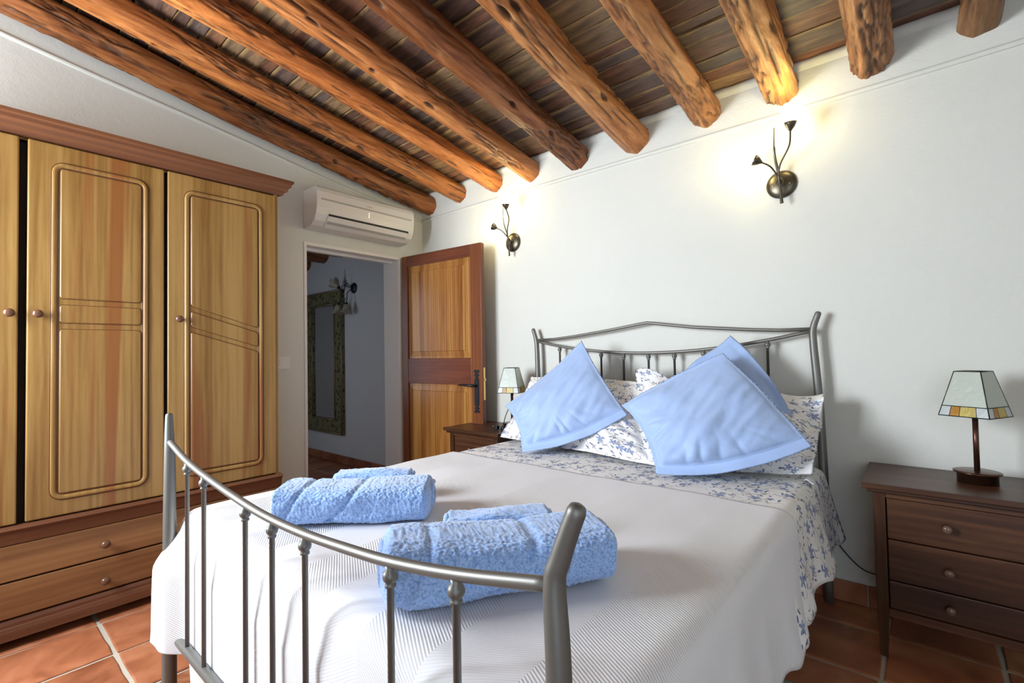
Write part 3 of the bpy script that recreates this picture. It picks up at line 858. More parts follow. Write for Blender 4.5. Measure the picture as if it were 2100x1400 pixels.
# cornice, stepped
cor = [(XF - .03, 2.048), (XF + .012, 2.048), (XF + .016, 2.062), (XF + .030, 2.070), (XF + .034, 2.086), (XF + .046, 2.096), (XF + .048, 2.110), (XF + .056, 2.116), (XF + .056, 2.130), (.02, 2.130), (.02, 2.1), (XF - .03, 2.1)]
cv = MB(); n = len(cor)
fa = [(x, WY0 - max(0, x - XF), z) for x, z in cor]; fb = [(x, WY1 + max(0, x - XF + .012), z) for x, z in cor]
cv.add(fa + fb, [tuple(range(n))[::-1], tuple(range(n, 2 * n))] + [(i, (i + 1) % n, n + (i + 1) % n, n + i) for i in range(n)])
cv.build('cornice', M['pine_trim'], wd)
mb = MB()
for x1, z0, z1 in ((.456, 2.048, 2.064), (.470, 2.070, 2.088), (.486, 2.096, 2.112), (.496, 2.114, 2.130)):
    mb.box(.02, x1, WY1, WY1 + (x1 - XF) + .006, z0, z1)
mb.build('cornice_return', M['pine_trim'], wd)
# base mouldings
mb = MB(); mb.prism([(XF - .03, WY0, .478), (XF + .018, WY0, .478), (XF + .022, WY0, .466), (XF + .010, WY0, .452), (XF + .004, WY0, .425), (XF, WY0, .405), (XF - .03, WY0, .405)], (0, WY1 - WY0 + .012, 0))
mb.build('waist_moulding', M['pine_trim'], wd)
mb = MB(); mb.prism([(XF - .03, WY0, .112), (XF + .004, WY0, .112), (XF + .008, WY0, .10), (XF + .008, WY0, .088), (XF + .013, WY0, .084), (XF + .016, WY0, .07), (XF + .016, WY0, .038), (XF - .03, WY0, .038)], (0, WY1 - WY0 + .01, 0))
mb.build('plinth_moulding', M['pine_trim'], wd)
mb = MB()
for yy in (WY0 + .03, -2.16, WY1 - .09):
    for xx in (.05, .30): MB().box(xx, xx + .07, yy, yy + .06, 0, .05).build('foot', M['pine_h'], wd)


def knob(parent, org, ax, mat, s=1.0):
    pr = [(.008, 0), (.0085, .003), (.006, .010), (.0075, .014), (.0145, .019), (.0165, .025), (.0145, .031), (.008, .0345), (.0005, .0355)]
    MB().lathe([(a * s, b * s) for a, b in pr], org, ax, 18).build('knob', mat, parent)


def rrect(y0, y1, z0, z1, r, n=5, shear=0.0, st=False, sb=False):
    pts = []
    cs = [(y1 - r, z1 - r, 0), (y0 + r, z1 - r, pi / 2), (y0 + r, z0 + r, pi), (y1 - r, z0 + r, 1.5 * pi)]
    for cy, cz, a0 in cs:
        for k in range(n + 1):
            a = a0 + pi / 2 * k / n
            pts.append([cy + r * cos(a), cz + r * sin(a)])
    f = lambda y: shear * (y - y0) / (y1 - y0)
    zm_ = (z0 + z1) / 2
    for q in pts:
        if q[1] > zm_:
            if st: q[1] += f(q[0])
        elif sb: q[1] += f(q[0])
    return pts


def ring(mb, path, prof):
    """sweep a closed (y,z) path; prof list of (inward offset, height) applied by moving points towards the inside"""
    n = len(path); loops = []
    for d, h in prof:
        lp = []
        for i in range(n):
            a = Vector(path[i - 1]); b_ = Vector(path[i]); c = Vector(path[(i + 1) % n])
            t1 = (b_ - a); t2 = (c - b_)
            t_ = (t1.normalized() if t1.length > 1e-6 else Vector((0, 0))) + (t2.normalized() if t2.length > 1e-6 else Vector((0, 0)))
            t_.normalize(); nn = Vector((-t_.y, t_.x))
            q = b_ + nn * d; lp.append((XF + h, q.x, q.y))
        loops.append(lp)
    vs_ = [q for lp in loops for q in lp]; fs = []
    for k in range(len(loops) - 1):
        for i in range(n):
            j = (i + 1) % n; fs.append((k * n + i, k * n + j, (k + 1) * n + j, (k + 1) * n + i))
    mb.add(vs_, fs, False)


def pan(mb, pts, h=0.0045, r=0.005):
    n = len(pts); lo = [(XF, a, b_) for a, b_ in pts]; hi = []
    for i in range(n):
        p0, p1, p2 = Vector(pts[i - 1]), Vector(pts[i]), Vector(pts[(i + 1) % n])
        t_ = ((p1 - p0).normalized() + (p2 - p1).normalized()).normalized()
        q = p1 + Vector((-t_.y, t_.x)) * r; hi.append((XF + h, q.x, q.y))
    fs = [(i, (i + 1) % n, n + (i + 1) % n, n + i) for i in range(n)] + [tuple(range(n, 2 * n))]
    mb.add(lo + hi, fs)


doors = [(-2.895, -2.426, -2.453), (-2.402, -1.938, -2.372), (-1.924, -1.414, -1.882)]
DZ0, DZ1 = .483, 2.043
for k, (a, b_, ky) in enumerate(doors):
    d = MB().box(XF - .022, XF, a, b_, DZ0, DZ1).build('door', M['pine_v'], wd, bevel=.006, seg=3)
    oy0, oy1 = ((a + .07, b_ - .062) if k < 2 else (a + .066, b_ - .074))
    if k == 2: oy0, oy1 = -1.856, -1.485
    shear = -0.10 if k != 1 else 0.0
    mb = MB(); ring(mb, rrect(oy0, oy1, .547, 1.97, .045), [(0, -.001), (.001, .0015), (.004, .0055), (.009, .0065), (.015, .0055), (.020, .002), (.022, -.001)])
    mb.build('moulding', M['pine_v'], d)
    iy0, iy1 = oy0 + .026, oy1 - .026
    gl = MB(); o_ = rrect(oy0 - .001, oy1 + .001, .546, 1.971, .046); i_ = rrect(oy0 + .023, oy1 - .023, .570, 1.947, .018)  # thin dark tubes draw groove shade round the moulding and panels
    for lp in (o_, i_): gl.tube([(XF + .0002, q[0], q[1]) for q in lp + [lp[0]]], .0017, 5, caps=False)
    for (z0, z1, st, sb) in ((1.39, 1.944, False, True), (1.287, 1.365, True, True), (.573, 1.262, True, False)):
        pp = rrect(iy0, iy1, z0, z1, .012, 3, shear, st, sb)
        mb = MB(); pan(mb, pp); mb.build('panel', M['pine_v'], d)
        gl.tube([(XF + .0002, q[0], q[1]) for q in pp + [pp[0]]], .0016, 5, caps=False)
    gl.build('groove_shade_line', M['groove_shade'], d)
    knob(d, (XF, ky, 1.322), (1, 0, 0), M['knob'], 1.05)
for z0, z1, kz in ((.262, .402, .324), (.118, .256, .166)):
    d = MB().box(XF - .02, XF, WY0 + .03, WY1 - .01, z0, z1).build('drawer', M['pine_h'], wd, bevel=.005, seg=3)
    knob(d, (XF, -2.155, kz), (1, 0, 0), M['knob'], 1.05)
    knob(d, (XF, -2.70, kz), (1, 0, 0), M['knob'], 1.05)
    if True: knob(d, (XF, -1.62, kz), (1, 0, 0), M['knob'], 1.05)

# ================================================================ BED
bed = thing('bed', 'double bed frame of dark pewter iron with spindled headboard and curved footboard', 'bed', (2.05, -1.1, 0))
BXL, BXR, HY, FY = 1.255, 2.85, -0.06, -2.115


def smooth_path(pts, n=40):
    out = []
    P = [Vector(q) for q in pts]; P = [P[0] * 2 - P[1]] + P + [P[-1] * 2 - P[-2]]
    for i in range(1, len(P) - 2):
        for k in range(n // (len(P) - 3) + 1):
            t_ = k / (n // (len(P) - 3) + 1)
            a, b_, c, d = P[i - 1], P[i], P[i + 1], P[i + 2]
            out.append(0.5 * ((2 * b_) + (c - a) * t_ + (2 * a - 5 * b_ + 4 * c - d) * t_ ** 2 + (3 * b_ - a - 3 * c + d) * t_ ** 3))
    out.append(P[-2]); return out


def post(pts, rads):
    mb = MB(); sp = smooth_path(pts, 28); n = len(sp)
    rr = []
    for i in range(n):
        f = i / (n - 1) * (len(rads) - 1); k = min(int(f), len(rads) - 2); rr.append(rads[k] + (rads[k + 1] - rads[k]) * (f - k))
    t_ = (sp[-1] - sp[-2]).normalized(); r = rr[-1]
    sp += [sp[-1] + t_ * r * .5, sp[-1] + t_ * r * .8]; rr += [r * .85, r * .35]
    mb.tube(sp, rr, 16); return mb


# headboard
post([(2.862, HY, 0), (2.858, HY, .5), (2.848, HY, .9), (2.834, HY, 1.15), (2.836, HY, 1.22), (2.856, HY, 1.282)], [.019, .0185, .0175, .016, .0145, .013]).build('post', M['iron'], bed)
post([(1.258, HY, 0), (1.258, HY, .5), (1.260, HY, .9), (1.256, HY, 1.15), (1.248, HY, 1.22), (1.228, HY, 1.282)], [.019, .0185, .0175, .016, .0145, .013]).build('post', M['iron'], bed)
tr = [(1.252, 1.212), (1.40, 1.215), (1.56, 1.228), (1.80, 1.255), (1.98, 1.279), (2.038, 1.286), (2.10, 1.277), (2.29, 1.249), (2.575, 1.222), (2.70, 1.214), (2.834, 1.213)]
MB().tube([(x, HY, z) for x, z in tr], .0085, 12).build('top_rail', M['iron'], bed)


def zlow(x):
    t_ = (x - 2.043) / .79
    return 1.116 + 0.090 * abs(t_) ** 2.0


MB().tube([(1.252 + 1.58 * i / 30, HY, zlow(1.252 + 1.58 * i / 30)) for i in range(31)], .0085, 12).build('lower_rail', M['iron'], bed)
MB().tube([(BXL, HY, .36), (BXR, HY, .36)], .012, 10).build('cross_rail', M['iron'], bed)


def spindle(x, y, z0, z1):
    mb = MB(); r = .0062
    mb.lathe([(r, z0), (r, z1 - .034), (.0095, z1 - .033), (.0095, z1 - .029), (.0075, z1 - .027), (.0125, z1 - .021), (.0135, z1 - .015), (.012, z1 - .009), (.0075, z1 - .004), (.009, z1 + .002)], (x, y, 0), (0, 0, 1), 12)
    mb.build('spindle', M['iron'], bed)


for x in (1.44, 1.59, 1.741, 1.889, 2.042, 2.19, 2.345, 2.50, 2.646): spindle(x, HY, .36, zlow(x) - .006)
# footboard
post([(2.862, FY, 0), (2.858, FY, .35), (2.857, FY, .72), (2.853, FY, .84), (2.862, FY, .875), (2.876, FY, .912), (2.887, FY, .938)], [.021, .0185, .0165, .0145, .0135, .0125, .012]).build('post', M['iron'], bed)
post([(1.255, FY, 0), (1.256, FY, .3), (1.258, FY, .6), (1.256, FY, .8), (1.252, FY, .88), (1.250, FY, .935)], [.022, .021, .019, .016, .0135, .011]).build('post', M['iron'], bed)


def zfoot(x):
    xs = [(1.255, .848), (1.444, .806), (1.645, .781), (1.901, .760), (2.062, .754), (2.214, .757), (2.358, .766), (2.514, .780), (2.676, .805), (2.853, .842)]
    for (a, za), (b_, zb2) in zip(xs[:-1], xs[1:]):
        if x <= b_: return za + (zb2 - za) * (x - a) / (b_ - a)
    return .842


MB().tube(smooth_path([(x, FY, zfoot(x)) for x in (1.255, 1.444, 1.645, 1.901, 2.062, 2.214, 2.358, 2.514, 2.676, 2.853)], 54), .0098, 14).build('top_rail', M['iron'], bed)
MB().tube([(BXL, FY, .222), (BXR, FY, .222)], .0145, 12).build('cross_rail', M['iron'], bed)
for x in (1.444, 1.596, 1.901, 2.056, 2.214, 2.514, 2.676): spindle(x, FY, .222, zfoot(x) - .008)
for x in (BXL + .02, BXR - .02):
    MB().box(x - .012, x + .012, FY, HY, .27, .31).build('side_rail', M['iron'], bed, bevel=.003)
for k in range(12): MB().box(BXL + .02, BXR - .02, -2.0 + k * .165, -1.94 + k * .165, .295, .31).build('slat', M['iron'], bed)
mt_ = MB().box(1.285, 2.825, -2.035, -0.09, .312, .575).build('mattress', M['mattress'], loc=(2.05, -1.05, .312), bevel=.05, seg=4)
tag(mt_, 'thick mattress under the white bedspread', 'mattress')


# draped cloths
def drape(name, mat, x0, x1, y0, y1, H, dl, dr_, df_, rc, flare, label, cat, foot=True, seed=0, res=.0145, wav=1.0, hem=0.0, thick=.003):
    mb = MB(); a0, a1 = x0 - dl, x1 + dr_; b0 = y0 - df_
    nu = int((a1 - a0) / res); nv = int((y1 - b0) / res)
    LQ = rc * pi / 2

    def pos(u, v):
        a = a0 + (a1 - a0) * u; b_ = b0 + (y1 - b0) * v
        if u in (0, 1) or True:
            pass
        px = min(max(a, x0 + rc), x1 - rc); py = max(b_, y0 + rc) if foot else b_
        vx, vy = a - px, b_ - py; r = hypot(vx, vy)
        s = px * 3.1 + py * 3.7 + (atan2(vy, vx) * .35 if r > 1e-6 else 0)
        und = 0.007 * noise.noise(Vector((a * 2.6, b_ * 2.6, seed))) + 0.0035 * noise.noise(Vector((a * 7, b_ * 5, seed + 3)))
        if r < 1e-6: return Vector((a, b_, H + und))
        dx, dy = vx / r, vy / r
        if r < LQ:
            th = r / rc; h = rc * sin(th); z = -rc * (1 - cos(th)); und *= cos(th)
        else:
            e = max(abs(vx), abs(vy), LQ) - LQ if foot else r - LQ
            cn = min(abs(vx), abs(vy)) / r  # corner-ness
            fold = wav * (0.07 * e * sin(s * 3.0 + 1.2 * noise.noise(Vector((s, seed, 0))) * 4) + 0.035 * e * noise.noise(Vector((s * 3.3, e * 3, seed + 8))))
            fold += cn * e * (0.16 * sin(atan2(vy, vx) * 6.0 + 0.6))
            h = rc + flare * e + fold; z = -rc - e * .985
            und = 0; z += hem * e / .3 * sin(s * 9.0) * (0.5 + noise.noise(Vector((s * 2, 1, seed))))
        return Vector((px + dx * h, py + dy * h, max(H + z + und, 0.012)))
    mb.grid(pos, nu, nv, uvfn=lambda u, v: (a0 + (a1 - a0) * u, b0 + (y1 - b0) * v))
    o = mb.build(name, mat, loc=(0.5 * (x0 + x1), 0.5 * (y0 + y1), H), fix=False)
    sm = o.modifiers.new('thick', 'SOLIDIFY'); sm.thickness = thick; sm.offset = 1
    tag(o, label, cat); return o, pos


# floral sheet over the head half, its sides hanging
sheet, _ = drape('floral_sheet', M['floral'], 1.245, 2.868, -1.08, -0.095, .592, .27, .275, 0, .045, .22, 'white sheet with blue flower sprigs showing at the head of the bed', 'sheet', foot=False, seed=4, wav=1.0, hem=.018)
cover, _ = drape('bedspread', M['cover'], 1.222, 2.882, -2.082, -0.835, .603, .37, .305, .50, .055, .13, 'white ribbed bedspread hanging over the foot and both sides of the bed', 'bedspread', seed=1, wav=.8, hem=.02, thick=.004)
# gather of the bedspread around the left foot post, kept clear of spindles
me = cover.data; ofs = cover.location
sst = lambda t: (lambda q: q * q * (3 - 2 * q))(min(1, max(0, t)))
for v in me.vertices:
    X, Y, Z = v.co.x + ofs.x, v.co.y + ofs.y, v.co.z + ofs.z
    if Y < -1.98 and Z < .598:
        Y = max(Y, -2.094)
        k = sst((1.415 - X) / .10) * sst((.57 - Z) / .14)
        Y -= .062 * k
        if k > 0 and Z < .225: Z = .195 + (Z - .12) * .25
    if X < 1.3: X = max(X, 1.172 + max(0, Z - .2) * .14)
    v.co = (X - ofs.x, Y - ofs.y, Z - ofs.z)


# pillows and cushions -------------------------------------------------
def pillow(name, label, cat, mat, c, T, fl=.06, seed=0, group=None, n=84, wr=1.0, uvs=.6, flop=0.012, bends=(0, 0, 0, 0), sag=.0, low=(0, 1), fls=None):
    """c: corners TL,TR,BR,BL in world; T half thickness; bends: outward bow of the edges top, right, bottom, left;
    low: direction in (U,V) that hangs lowest, where the cloth puckers"""
    TL, TR, BR, BL = [Vector(q) for q in c]
    fL, fR, fB, fT = fls or (fl, fl, fl, fl)     # flange width left, right, bottom, top
    nr = (TR - BL).cross(TL - BR).normalized()
    if nr.y > 0: nr = -nr
    ctr = (TL + TR + BR + BL) / 4
    mb = MB()
    outw = []
    for a_, b_ in ((TL, TR), (TR, BR), (BR, BL), (BL, TL)):
        m_ = (a_ + b_) / 2; d_ = (m_ - ctr); e_ = (b_ - a_).normalized(); d_ -= e_ * d_.dot(e_); outw.append(d_.normalized())

    def P(u, v, side):
        q = (TL * (1 - u) + TR * u) * v + (BL * (1 - u) + BR * u) * (1 - v)
        U_, V_ = 2 * u - 1, 2 * v - 1
        bu, bv = 1 - U_ * U_, 1 - V_ * V_
        q += outw[0] * bends[0] * bu * v ** 2 + outw[2] * bends[2] * bu * (1 - v) ** 2 + outw[1] * bends[1] * bv * u ** 2 + outw[3] * bends[3] * bv * (1 - u) ** 2
        a = abs(U_) / (1 - 2 * (fR if U_ > 0 else fL)); b_ = abs(V_) / (1 - 2 * (fT if V_ > 0 else fB))
        k = 0
        if a < 1 and b_ < 1:
            k = ((1 - a ** 2.2) * (1 - b_ ** 2.2)) ** .6
        lw = (U_ * low[0] - V_ * low[1])           # -1 top .. +1 low
        k *= 1 + .38 * lw
        e = 0.0
        ed = max(abs(U_), abs(V_)); ang = atan2(V_, U_)
        if a < 1 and b_ < 1:
            # puckers running in from the low seams, soft dimples elsewhere
            pk = max(0, ed - .35) / .65
            e += wr * .022 * pk ** 1.5 * max(0, lw + .15) * (abs(sin(ang * 9 + 2.6 * noise.noise(Vector((ang * 2.5, ed * 1.5, seed))))) ** .7 - .5) * (1 - max(0, max(a, b_) - .9) * 8)
            e += wr * .012 * noise.noise(Vector((U_ * 1.7 + seed, V_ * 1.7, 7))) * k
            dg = U_ * .8 + V_ * .6
            e += wr * .0035 * noise.noise(Vector((dg * 9 + seed, (U_ - V_) * 1.2, 2))) * min(1, k * 2)
        wf_ = flop * noise.noise(Vector((U_ * 1.9 + seed * 3, V_ * 1.9, 1))) * (ed ** 6) * 2
        d = side * (T * k + .0018) + (e if side > 0 else 0) + wf_
        q = q + nr * d
        q.z -= sag * k * T * .6
        q.z = max(q.z, .606)
        return q
    mb.grid(lambda u, v: P(u, v, 1), n, n, uvfn=lambda u, v: (u * uvs + seed, v * uvs))
    mb.grid(lambda u, v: P(1 - u, v, -1), n, n, uvfn=lambda u, v: (u * uvs + seed, v * uvs))
    o = mb.build(name, mat, loc=tuple(ctr), fix=True)
    bm = bmesh.new(); bm.from_mesh(o.data)
    bmesh.ops.remove_doubles(bm, verts=[v for v in bm.verts if v.is_boundary], dist=.005); bmesh.ops.recalc_face_normals(bm, faces=bm.faces)
    bm.to_mesh(o.data); bm.free()
    # stitched line of the flange
    st = MB(); l_, r_, b0_, t0_ = fL, 1 - fR, fB, 1 - fT; K = 40
    path = [(l_ + (r_ - l_) * i / K, t0_) for i in range(K + 1)] + [(r_, t0_ + (b0_ - t0_) * i / K) for i in range(K + 1)] + [(r_ + (l_ - r_) * i / K, b0_) for i in range(K + 1)] + [(l_, b0_ + (t0_ - b0_) * i / K) for i in range(K + 1)]
    st.tube([P(a, b_, 1) for a, b_ in path], .0014, 5, caps=False)
    st.build('seam', mat, o)
    tag(o, label, cat, group); return o


pillow('floral_pillow', 'white pillow with blue sprigs behind the left blue cushion', 'pillow', M['floral'],
       [(1.255, -.13, .975), (2.03, -.16, .958), (2.31, -.56, .618), (1.235, -.42, .618)], .085, .05, 2, 'flowered pillows at the headboard', wr=1.5, uvs=.8, bends=(.01, -.02, .0, -.02), low=(0, 1))
pillow('floral_pillow', 'white pillow with blue sprigs behind the two right blue cushions', 'pillow', M['floral'],
       [(2.005, -.14, 1.012), (2.885, -.14, .935), (2.868, -.40, .622), (2.12, -.50, .618)], .085, .05, 5, 'flowered pillows at the headboard', wr=1.5, uvs=.85, flop=.045, bends=(-.035, .0, 0, -.02), low=(.3, .9))
pillow('blue_cushion', 'sky blue flanged cushion behind the largest blue cushion, only its tip and right edge showing', 'cushion', M['blue'],
       [(2.509, -.17, 1.197), (2.80, -.30, .80), (2.52, -.42, .63), (2.12, -.30, .86)], .05, .07, 9, 'blue cushions on the bed', bends=(.03, 0, 0, 0), low=(.6, .7))
pillow('blue_cushion', 'sky blue flanged cushion leaning on its corner at the left side of the bed', 'cushion', M['blue'],
       [(1.727, -.25, 1.192), (2.092, -.42, .812), (1.612, -.67, .612), (1.281, -.42, .808)], .092, .075, 3, 'blue cushions on the bed', wr=2.5, flop=.006, fls=(.04, .085, .045, .022), bends=(-.012, .042, -.030, -.022), sag=.35, low=(.75, .65))
pillow('blue_cushion', 'large sky blue flanged cushion standing on its corner at the front right', 'cushion', M['blue'],
       [(2.517, -.31, 1.112), (2.879, -.46, .752), (2.345, -.68, .612), (2.071, -.45, .862)], .098, .075, 6, 'blue cushions on the bed', wr=2.5, flop=.006, fls=(.04, .085, .045, .022), bends=(.008, .045, -.035, .01), sag=.35, low=(.75, .65))


# towels ------------------------------------------------------------
def towel(name, label, A, B, depth, h, seed, z0=.612, ends=.035, crease=.5, n=(190, 190), group=None, tip=0.0, lean=0.0):
    """folded towel: A,B front bottom corners on the bed; depth goes away from the camera"""
    A, B = Vector((*A, z0)), Vector((*B, z0)); e = (B - A); Ln = e.length; e.normalize()
    bk = Vector((-e.y, e.x, 0)); root = Vector((A + B) / 2 + bk * depth / 2)
    mb = MB()

    def fn(u, v):
        # u round the cross-section, v along
        th = 2 * pi * u
        s_ = 2 * v - 1
        cu, su = cos(th), sin(th)
        pw = .48
        X = (abs(cu) ** pw) * (1 if cu > 0 else -1); Z = (abs(su) ** pw) * (1 if su > 0 else -1)
        endk = (1 - max(0, (abs(s_) - .90) / .10) ** 2.2 * .55) if abs(s_) < 1 else .45
        endk = max(endk, 0.02)
        d1 = .5 * depth * X * (endk ** .8)
        hz = h * (1 - .10 * (1 - s_ * s_) * 0 + .05 * sin(v * 5 + seed))
        z = hz * .5 * (1 + Z * endk)
        # rounder top, flat bottom
        if Z < 0: z = max(z, .0015)
        wv_ = .007 * noise.noise(Vector((X * 1.0 + seed, v * 2.5, Z * 1.0))) + .002 * noise.noise(Vector((X * 3 + seed, v * 9, Z * 3)))
        # a dent across where it was folded over
        cr = exp(-((v - crease - .10 * (Z - .2)) / .022) ** 2) * .006 * (Z > -.8)
        cr += exp(-((v - .13 - .07 * Z) / .018) ** 2) * .005 * (crease > 0)
        g = 1 + (wv_ - cr) / (h * .5)
        zz = (z - h * .5) * g + h * .5
        p = A + e * (v * Ln) + bk * (depth * .5 + d1 * g - lean * z)
        p.z = z0 + max(0, zz)
        tf = .0030 * noise.noise(p * 150) + .0022 * noise.noise(p * 330)
        out = (bk * X + Vector((0, 0, Z)))
        if out.length > 0 and endk > .5: p += out.normalized() * tf
        p.z = max(p.z, z0)
        return p
    mb.grid(fn, n[0], n[1], closed_u=True)
    a = len(mb.v)
    mb.f.append(tuple(range(n[0]))[::-1]); mb.sm.append(True)
    mb.f.append(tuple(n[1] * n[0] + k for k in range(n[0]))); mb.sm.append(True)
    o = mb.build(name, M['terry'], loc=(root.x, root.y, z0))
    # the rolled inner layers seen at the end: a thick strip of towelling curled in a spiral
    for end in (0, 1):
        sp = MB(); base = A + e * (Ln * end) + e * (.002 if end else -.002) - e * 0
        pts = []
        for k in range(40):
            t_ = k / 39; a_ = t_ * 2 * pi * 1.6 + 1.0; rr = (1 - t_ * .75)
            pts.append(base + bk * (depth * .5 + depth * .34 * rr * cos(a_)) + Vector((0, 0, h * .5 + h * .34 * rr * sin(a_))) + e * (.004 if end else -.004) * (1))
        sp.tube([q - e * (.010 if end else -.010) for q in pts], .009, 8)
        sp.build('rolled_layer', M['terry'], o)
    tag(o, label, 'towel', group); return o


towel('bath_towel', 'folded light blue terry towel lying on the far left of the bed foot', (1.705, -1.985), (2.05, -1.645), .22, .112, 2, group='folded blue towels', crease=.46, lean=.18)
towel('hand_towel', 'thin light blue towel tucked behind the towel on the left of the bed', (1.60, -1.72), (1.80, -1.52), .10, .096, 5, ends=.02, group='folded blue towels', n=(80, 60), crease=-1)
towel('bath_towel', 'plump blue terry towel lying nearest the right foot post of the bed', (2.385, -2.052), (2.69, -1.635), .21, .122, 8, group='folded blue towels', crease=.55, lean=.15)
towel('hand_towel', 'small blue towel lying folded just behind the towel nearest the foot post', (2.20, -1.72), (2.41, -1.50), .11, .062, 11, ends=.02, group='folded blue towels', n=(80, 60), crease=-1)
# hem tag of the pillow cover
pg = MB().grid(lambda u, v: (2.835 + .035 * u, -.40 + .05 * v - .01 * u, .602 + .006 * sin(u * 5) + .004 * v), 8, 6).build('care_label', plain('satin_label', (.86, .86, .88), .3), loc=(2.85, -.4, .6))
tag(pg, 'small white satin care label lying at the right edge of the floral sheet', 'label')
sm = pg.modifiers.new('t', 'SOLIDIFY'); sm.thickness = .001


# ================================================================ NIGHTSTANDS
def nightstand(x0, label):
    t_ = thing('nightstand', label, 'nightstand', (x0 + .22, -.2, 0), 'dark wooden nightstands either side of the bed')
    x1 = x0 + .44; yf = -.385
    MB().box(x0 - .032, x1 + .032, yf - .035, -.018, .612, .632).build('top', M['night'], t_, bevel=.003)
    MB().box(x0 - .018, x1 + .018, yf - .018, -.018, .596, .612).build('top_moulding', M['night'], t_, bevel=.004)
    for lx in (x0, x1 - .036):
        for ly in (yf, -.06):
            mb = MB(); s = .018
            cx_, cy_ = lx + s, ly + s
            q = lambda h, z: [(cx_ - h, cy_ - h, z), (cx_ + h, cy_ - h, z), (cx_ + h, cy_ + h, z), (cx_ - h, cy_ + h, z)]
            vs_ = q(.0115, 0) + q(.018, .20) + q(.018, .597)
            fs = [(3, 2, 1, 0), (8, 9, 10, 11)]
            for k in (0, 4):
                for i in range(4):
                    j = (i + 1) % 4; fs.append((k + i, k + j, k + 4 + j, k + 4 + i))
            mb.add(vs_, fs).build('leg', M['night_v'], t_, bevel=.002)
    for sx in (x0 + .006, x1 - .020):
        MB().box(sx, sx + .014, yf + .03, -.05, .165, .596).build('side_panel', M['night'], t_)
    MB().box(x0 + .02, x1 - .02, -.045, -.035, .165, .596).build('back_panel', M['night'], t_)
    for za, zb3 in ((.578, .597), (.150, .178)): MB().box(x0 + .036, x1 - .036, yf + .004, yf + .03, za, zb3).build('rail', M['night'], t_)
    MB().box(x0 + .03, x1 - .03, yf + .035, yf + .04, .17, .59).build('dark_interior', M['dark_gap'], t_)
    for z0, z1 in ((.430, .575), (.282, .426), (.181, .278)):
        d = MB().box(x0 + .039, x1 - .039, yf + .006, yf + .03, z0, z1).build('drawer', M['night'], t_, bevel=.003)
        knob(d, ((x0 + x1) / 2 - .018, yf + .006, (z0 + z1) / 2), (0, -1, 0), M['knob_dark'], .85)
    return t_


nightstand(3.052, 'dark wooden nightstand with three drawers to the right of the bed')
nightstand(.742, 'dark wooden nightstand to the left of the bed in front of the open door')


def lamp(cx_, cy_, ang, label, z0=.632):
    t_ = thing('table_lamp', label, 'lamp', (cx_, cy_, z0), 'stained glass table lamps')
    MB().lathe([(.056, .0), (.056, .034), (.066, .035), (.066, .040), (.058, .042), (.002, .044)], (cx_, cy_, z0), (0, 0, 1), 36).build('base', M['copper'], t_)
    MB().tube([(cx_, cy_, z0 + .04), (cx_, cy_, z0 + .245)], .0085, 14).build('stem', M['copper'], t_)
    MB().lathe([(.018, 0), (.018, .004), (.014, .008), (.013, .03), (.015, .034), (.015, .06)], (cx_, cy_, z0 + .238), (0, 0, 1), 16).build('socket', M['copper'], t_)
    MB().lathe([(.009, 0), (.018, .015), (.022, .03), (.018, .046), (.002, .055)], (cx_, cy_, z0 + .298), (0, 0, 1), 16).build('bulb', M['frost'], t_)
    zb2, zt2 = z0 + .240, z0 + .400; hb, ht = .073, .0385
    Rm = Matrix.Rotation(ang, 3, 'Z')

    def pt(k, f, w_=0.0):
        """corner k, height fraction f"""
        h = hb + (ht - hb) * f; c = [(-1, -1), (1, -1), (1, 1), (-1, 1)][k % 4]
        q = Rm @ Vector((c[0] * h, c[1] * h, 0)); return Vector((cx_ + q.x, cy_ + q.y, zb2 + (zt2 - zb2) * f))
    sh = MB()
    for k in range(4):
        sh.tube([pt(k, 0), pt(k, 1)], .0020, 6)
        for f in (0, .22, 1): sh.tube([pt(k, f), pt(k + 1, f)], .0020, 6)
    seg = [0, .22, .42, .76, 1]
    for k in range(4):
        for s in seg[1:-1]:
            sh.tube([pt(k, 0).lerp(pt(k + 1, 0), s), pt(k, .22).lerp(pt(k + 1, .22), s)], .0015, 6)
    sh.tube([pt(0, 1), pt(2, 1)], .0018, 6); sh.tube([pt(1, 1), pt(3, 1)], .0018, 6)
    sob = sh.build('lamp_shade', M['lead'], t_)
    for k in range(4):
        n_ = (pt(k + 1, 0) - pt(k, 0)).cross(pt(k, 1) - pt(k, 0)).normalized() * .0018
        poly = [pt(k, .22), pt(k + 1, .22), pt(k + 1, 1), pt(k, 1)]
        MB().prism([q - n_ * .5 for q in poly], n_).build('glass_panel', M['opal'], sob)
        for a_, b_, mm in zip(seg[:-1], seg[1:], ('clear_bead', 'amber', 'honey', 'clear_bead')):
            poly = [pt(k, 0).lerp(pt(k + 1, 0), a_), pt(k, 0).lerp(pt(k + 1, 0), b_), pt(k, .22).lerp(pt(k + 1, .22), b_), pt(k, .22).lerp(pt(k + 1, .22), a_)]
            MB().prism([q - n_ * .5 for q in poly], n_).build('glass_bead', M[mm], sob)
    return t_


lamp(3.345, -.188, radians(-28), 'small lamp with green-white glass shade on the right nightstand')
lamp(1.152, -.205, radians(20), 'small lamp with glass shade and amber strip on the left nightstand')

